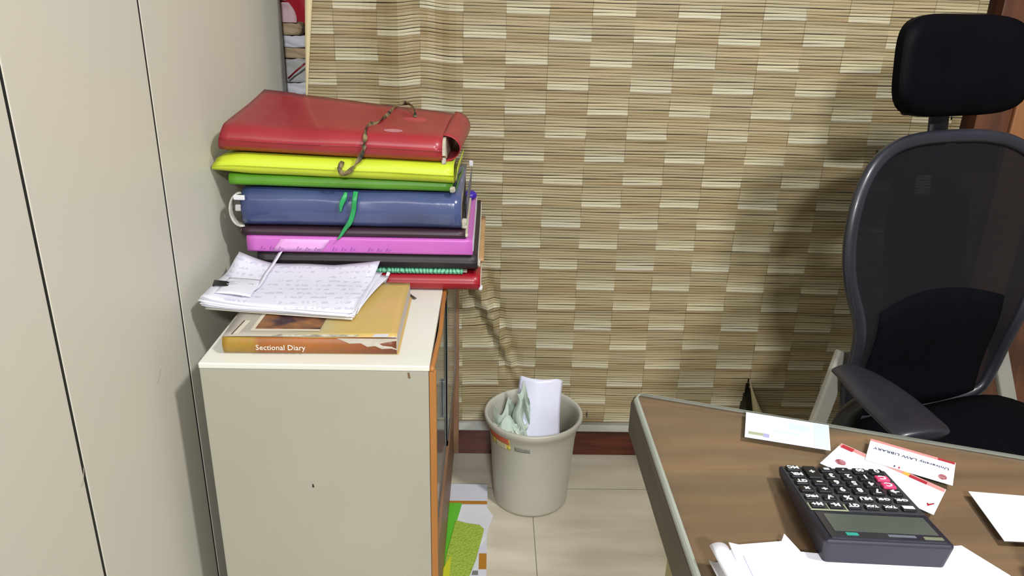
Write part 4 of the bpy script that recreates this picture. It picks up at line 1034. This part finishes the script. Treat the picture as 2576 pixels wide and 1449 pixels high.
# armrests
for sx in (-1, 1):
    bm = bmesh.new()
    cl = spline([(sx*.318, .085, .596), (sx*.318, .040, .596), (sx*.328, -.015, .594), (sx*.341, -.075, .591), (sx*.349, -.128, .585)], 6)
    sweep(bm, cl, .052, .013, seg=16, taper=lambda t: .42+.58*min(1, math.sin(math.pi*min(1, t*1.25+.12)/2)**1.1) if t < .9 else .42+.58*math.sqrt(max(0, 1-((t-.9)/.115)**2))*1.0)
    pad = bm_obj('armrest_pad', bm, MT['rim'], ch, smooth=True)
    s = pad.modifiers.new('smooth', 'SUBSURF'); s.levels = 1; s.render_levels = 1
    tube('armrest_upright', spline([(sx*.312, .0, .592), (sx*.315, .05, .52), (sx*.295, .07, .42), (sx*.20, .04, .350), (sx*.08, .0, .342)], 6), .024, MT['blackpl'], ch, rb=.013, seg=12)
    gb = box('side_strut', -.020, .020, -.007, .007, -.11, .11, mat('grey_plastic', '8E8C84', '979589', .5), ch, .004, 2)
    gb.location = (sx*.245, .175, .46); gb.rotation_euler = (math.radians(-8), math.radians(sx*-22+0), 0) if sx > 0 else (math.radians(-8), math.radians(22), 0)
tube('back_bracket', spline([(0, .225, .45), (0, .235, .38), (0, .14, .342), (0, .02, .340)], 6), .035, MT['blackpl'], ch, rb=.012, seg=12)
box('seat_plate', -.09, .09, -.12, .08, .325, .358, MT['blackpl'], ch, .008)
tube('gas_lift', [(0, -.02, .07), (0, -.02, .2), (0, -.02, .33)], .024, MT['blackpl'], ch, seg=20, up=Vector((0, 1, 0)))
bm = bmesh.new()
for k in range(5):
    a = math.radians(72*k+15); e = Vector((.255*math.cos(a), -.02+.255*math.sin(a), .068))
    sweep(bm, [Vector((0, -.02, .092)), Vector((.5*e.x, -.02+.5*(e.y+.02), .085)), e], .022, .012, 10)
bm_obj('star_base', bm, MT['blackpl'], ch, smooth=True)
for k in range(5):
    a = math.radians(72*k+15); c = Vector((.255*math.cos(a), -.02+.255*math.sin(a), 0))
    bm = bmesh.new()
    for s_ in (-1, 1):
        d = Vector((-math.sin(a), math.cos(a), 0))*.012*s_
        sweep(bm, [c+d+Vector((0, 0, .0265))-Vector((-math.sin(a), math.cos(a), 0))*.007, c+d+Vector((0, 0, .0265))+Vector((-math.sin(a), math.cos(a), 0))*.007], .0262, .0262, 18)
    sweep(bm, [c+Vector((0, 0, .03)), c+Vector((0, 0, .07))], .006, .006, 8, up=Vector((0, 1, 0)))
    bm_obj('caster', bm, MT['blackpl'], ch, smooth=False)
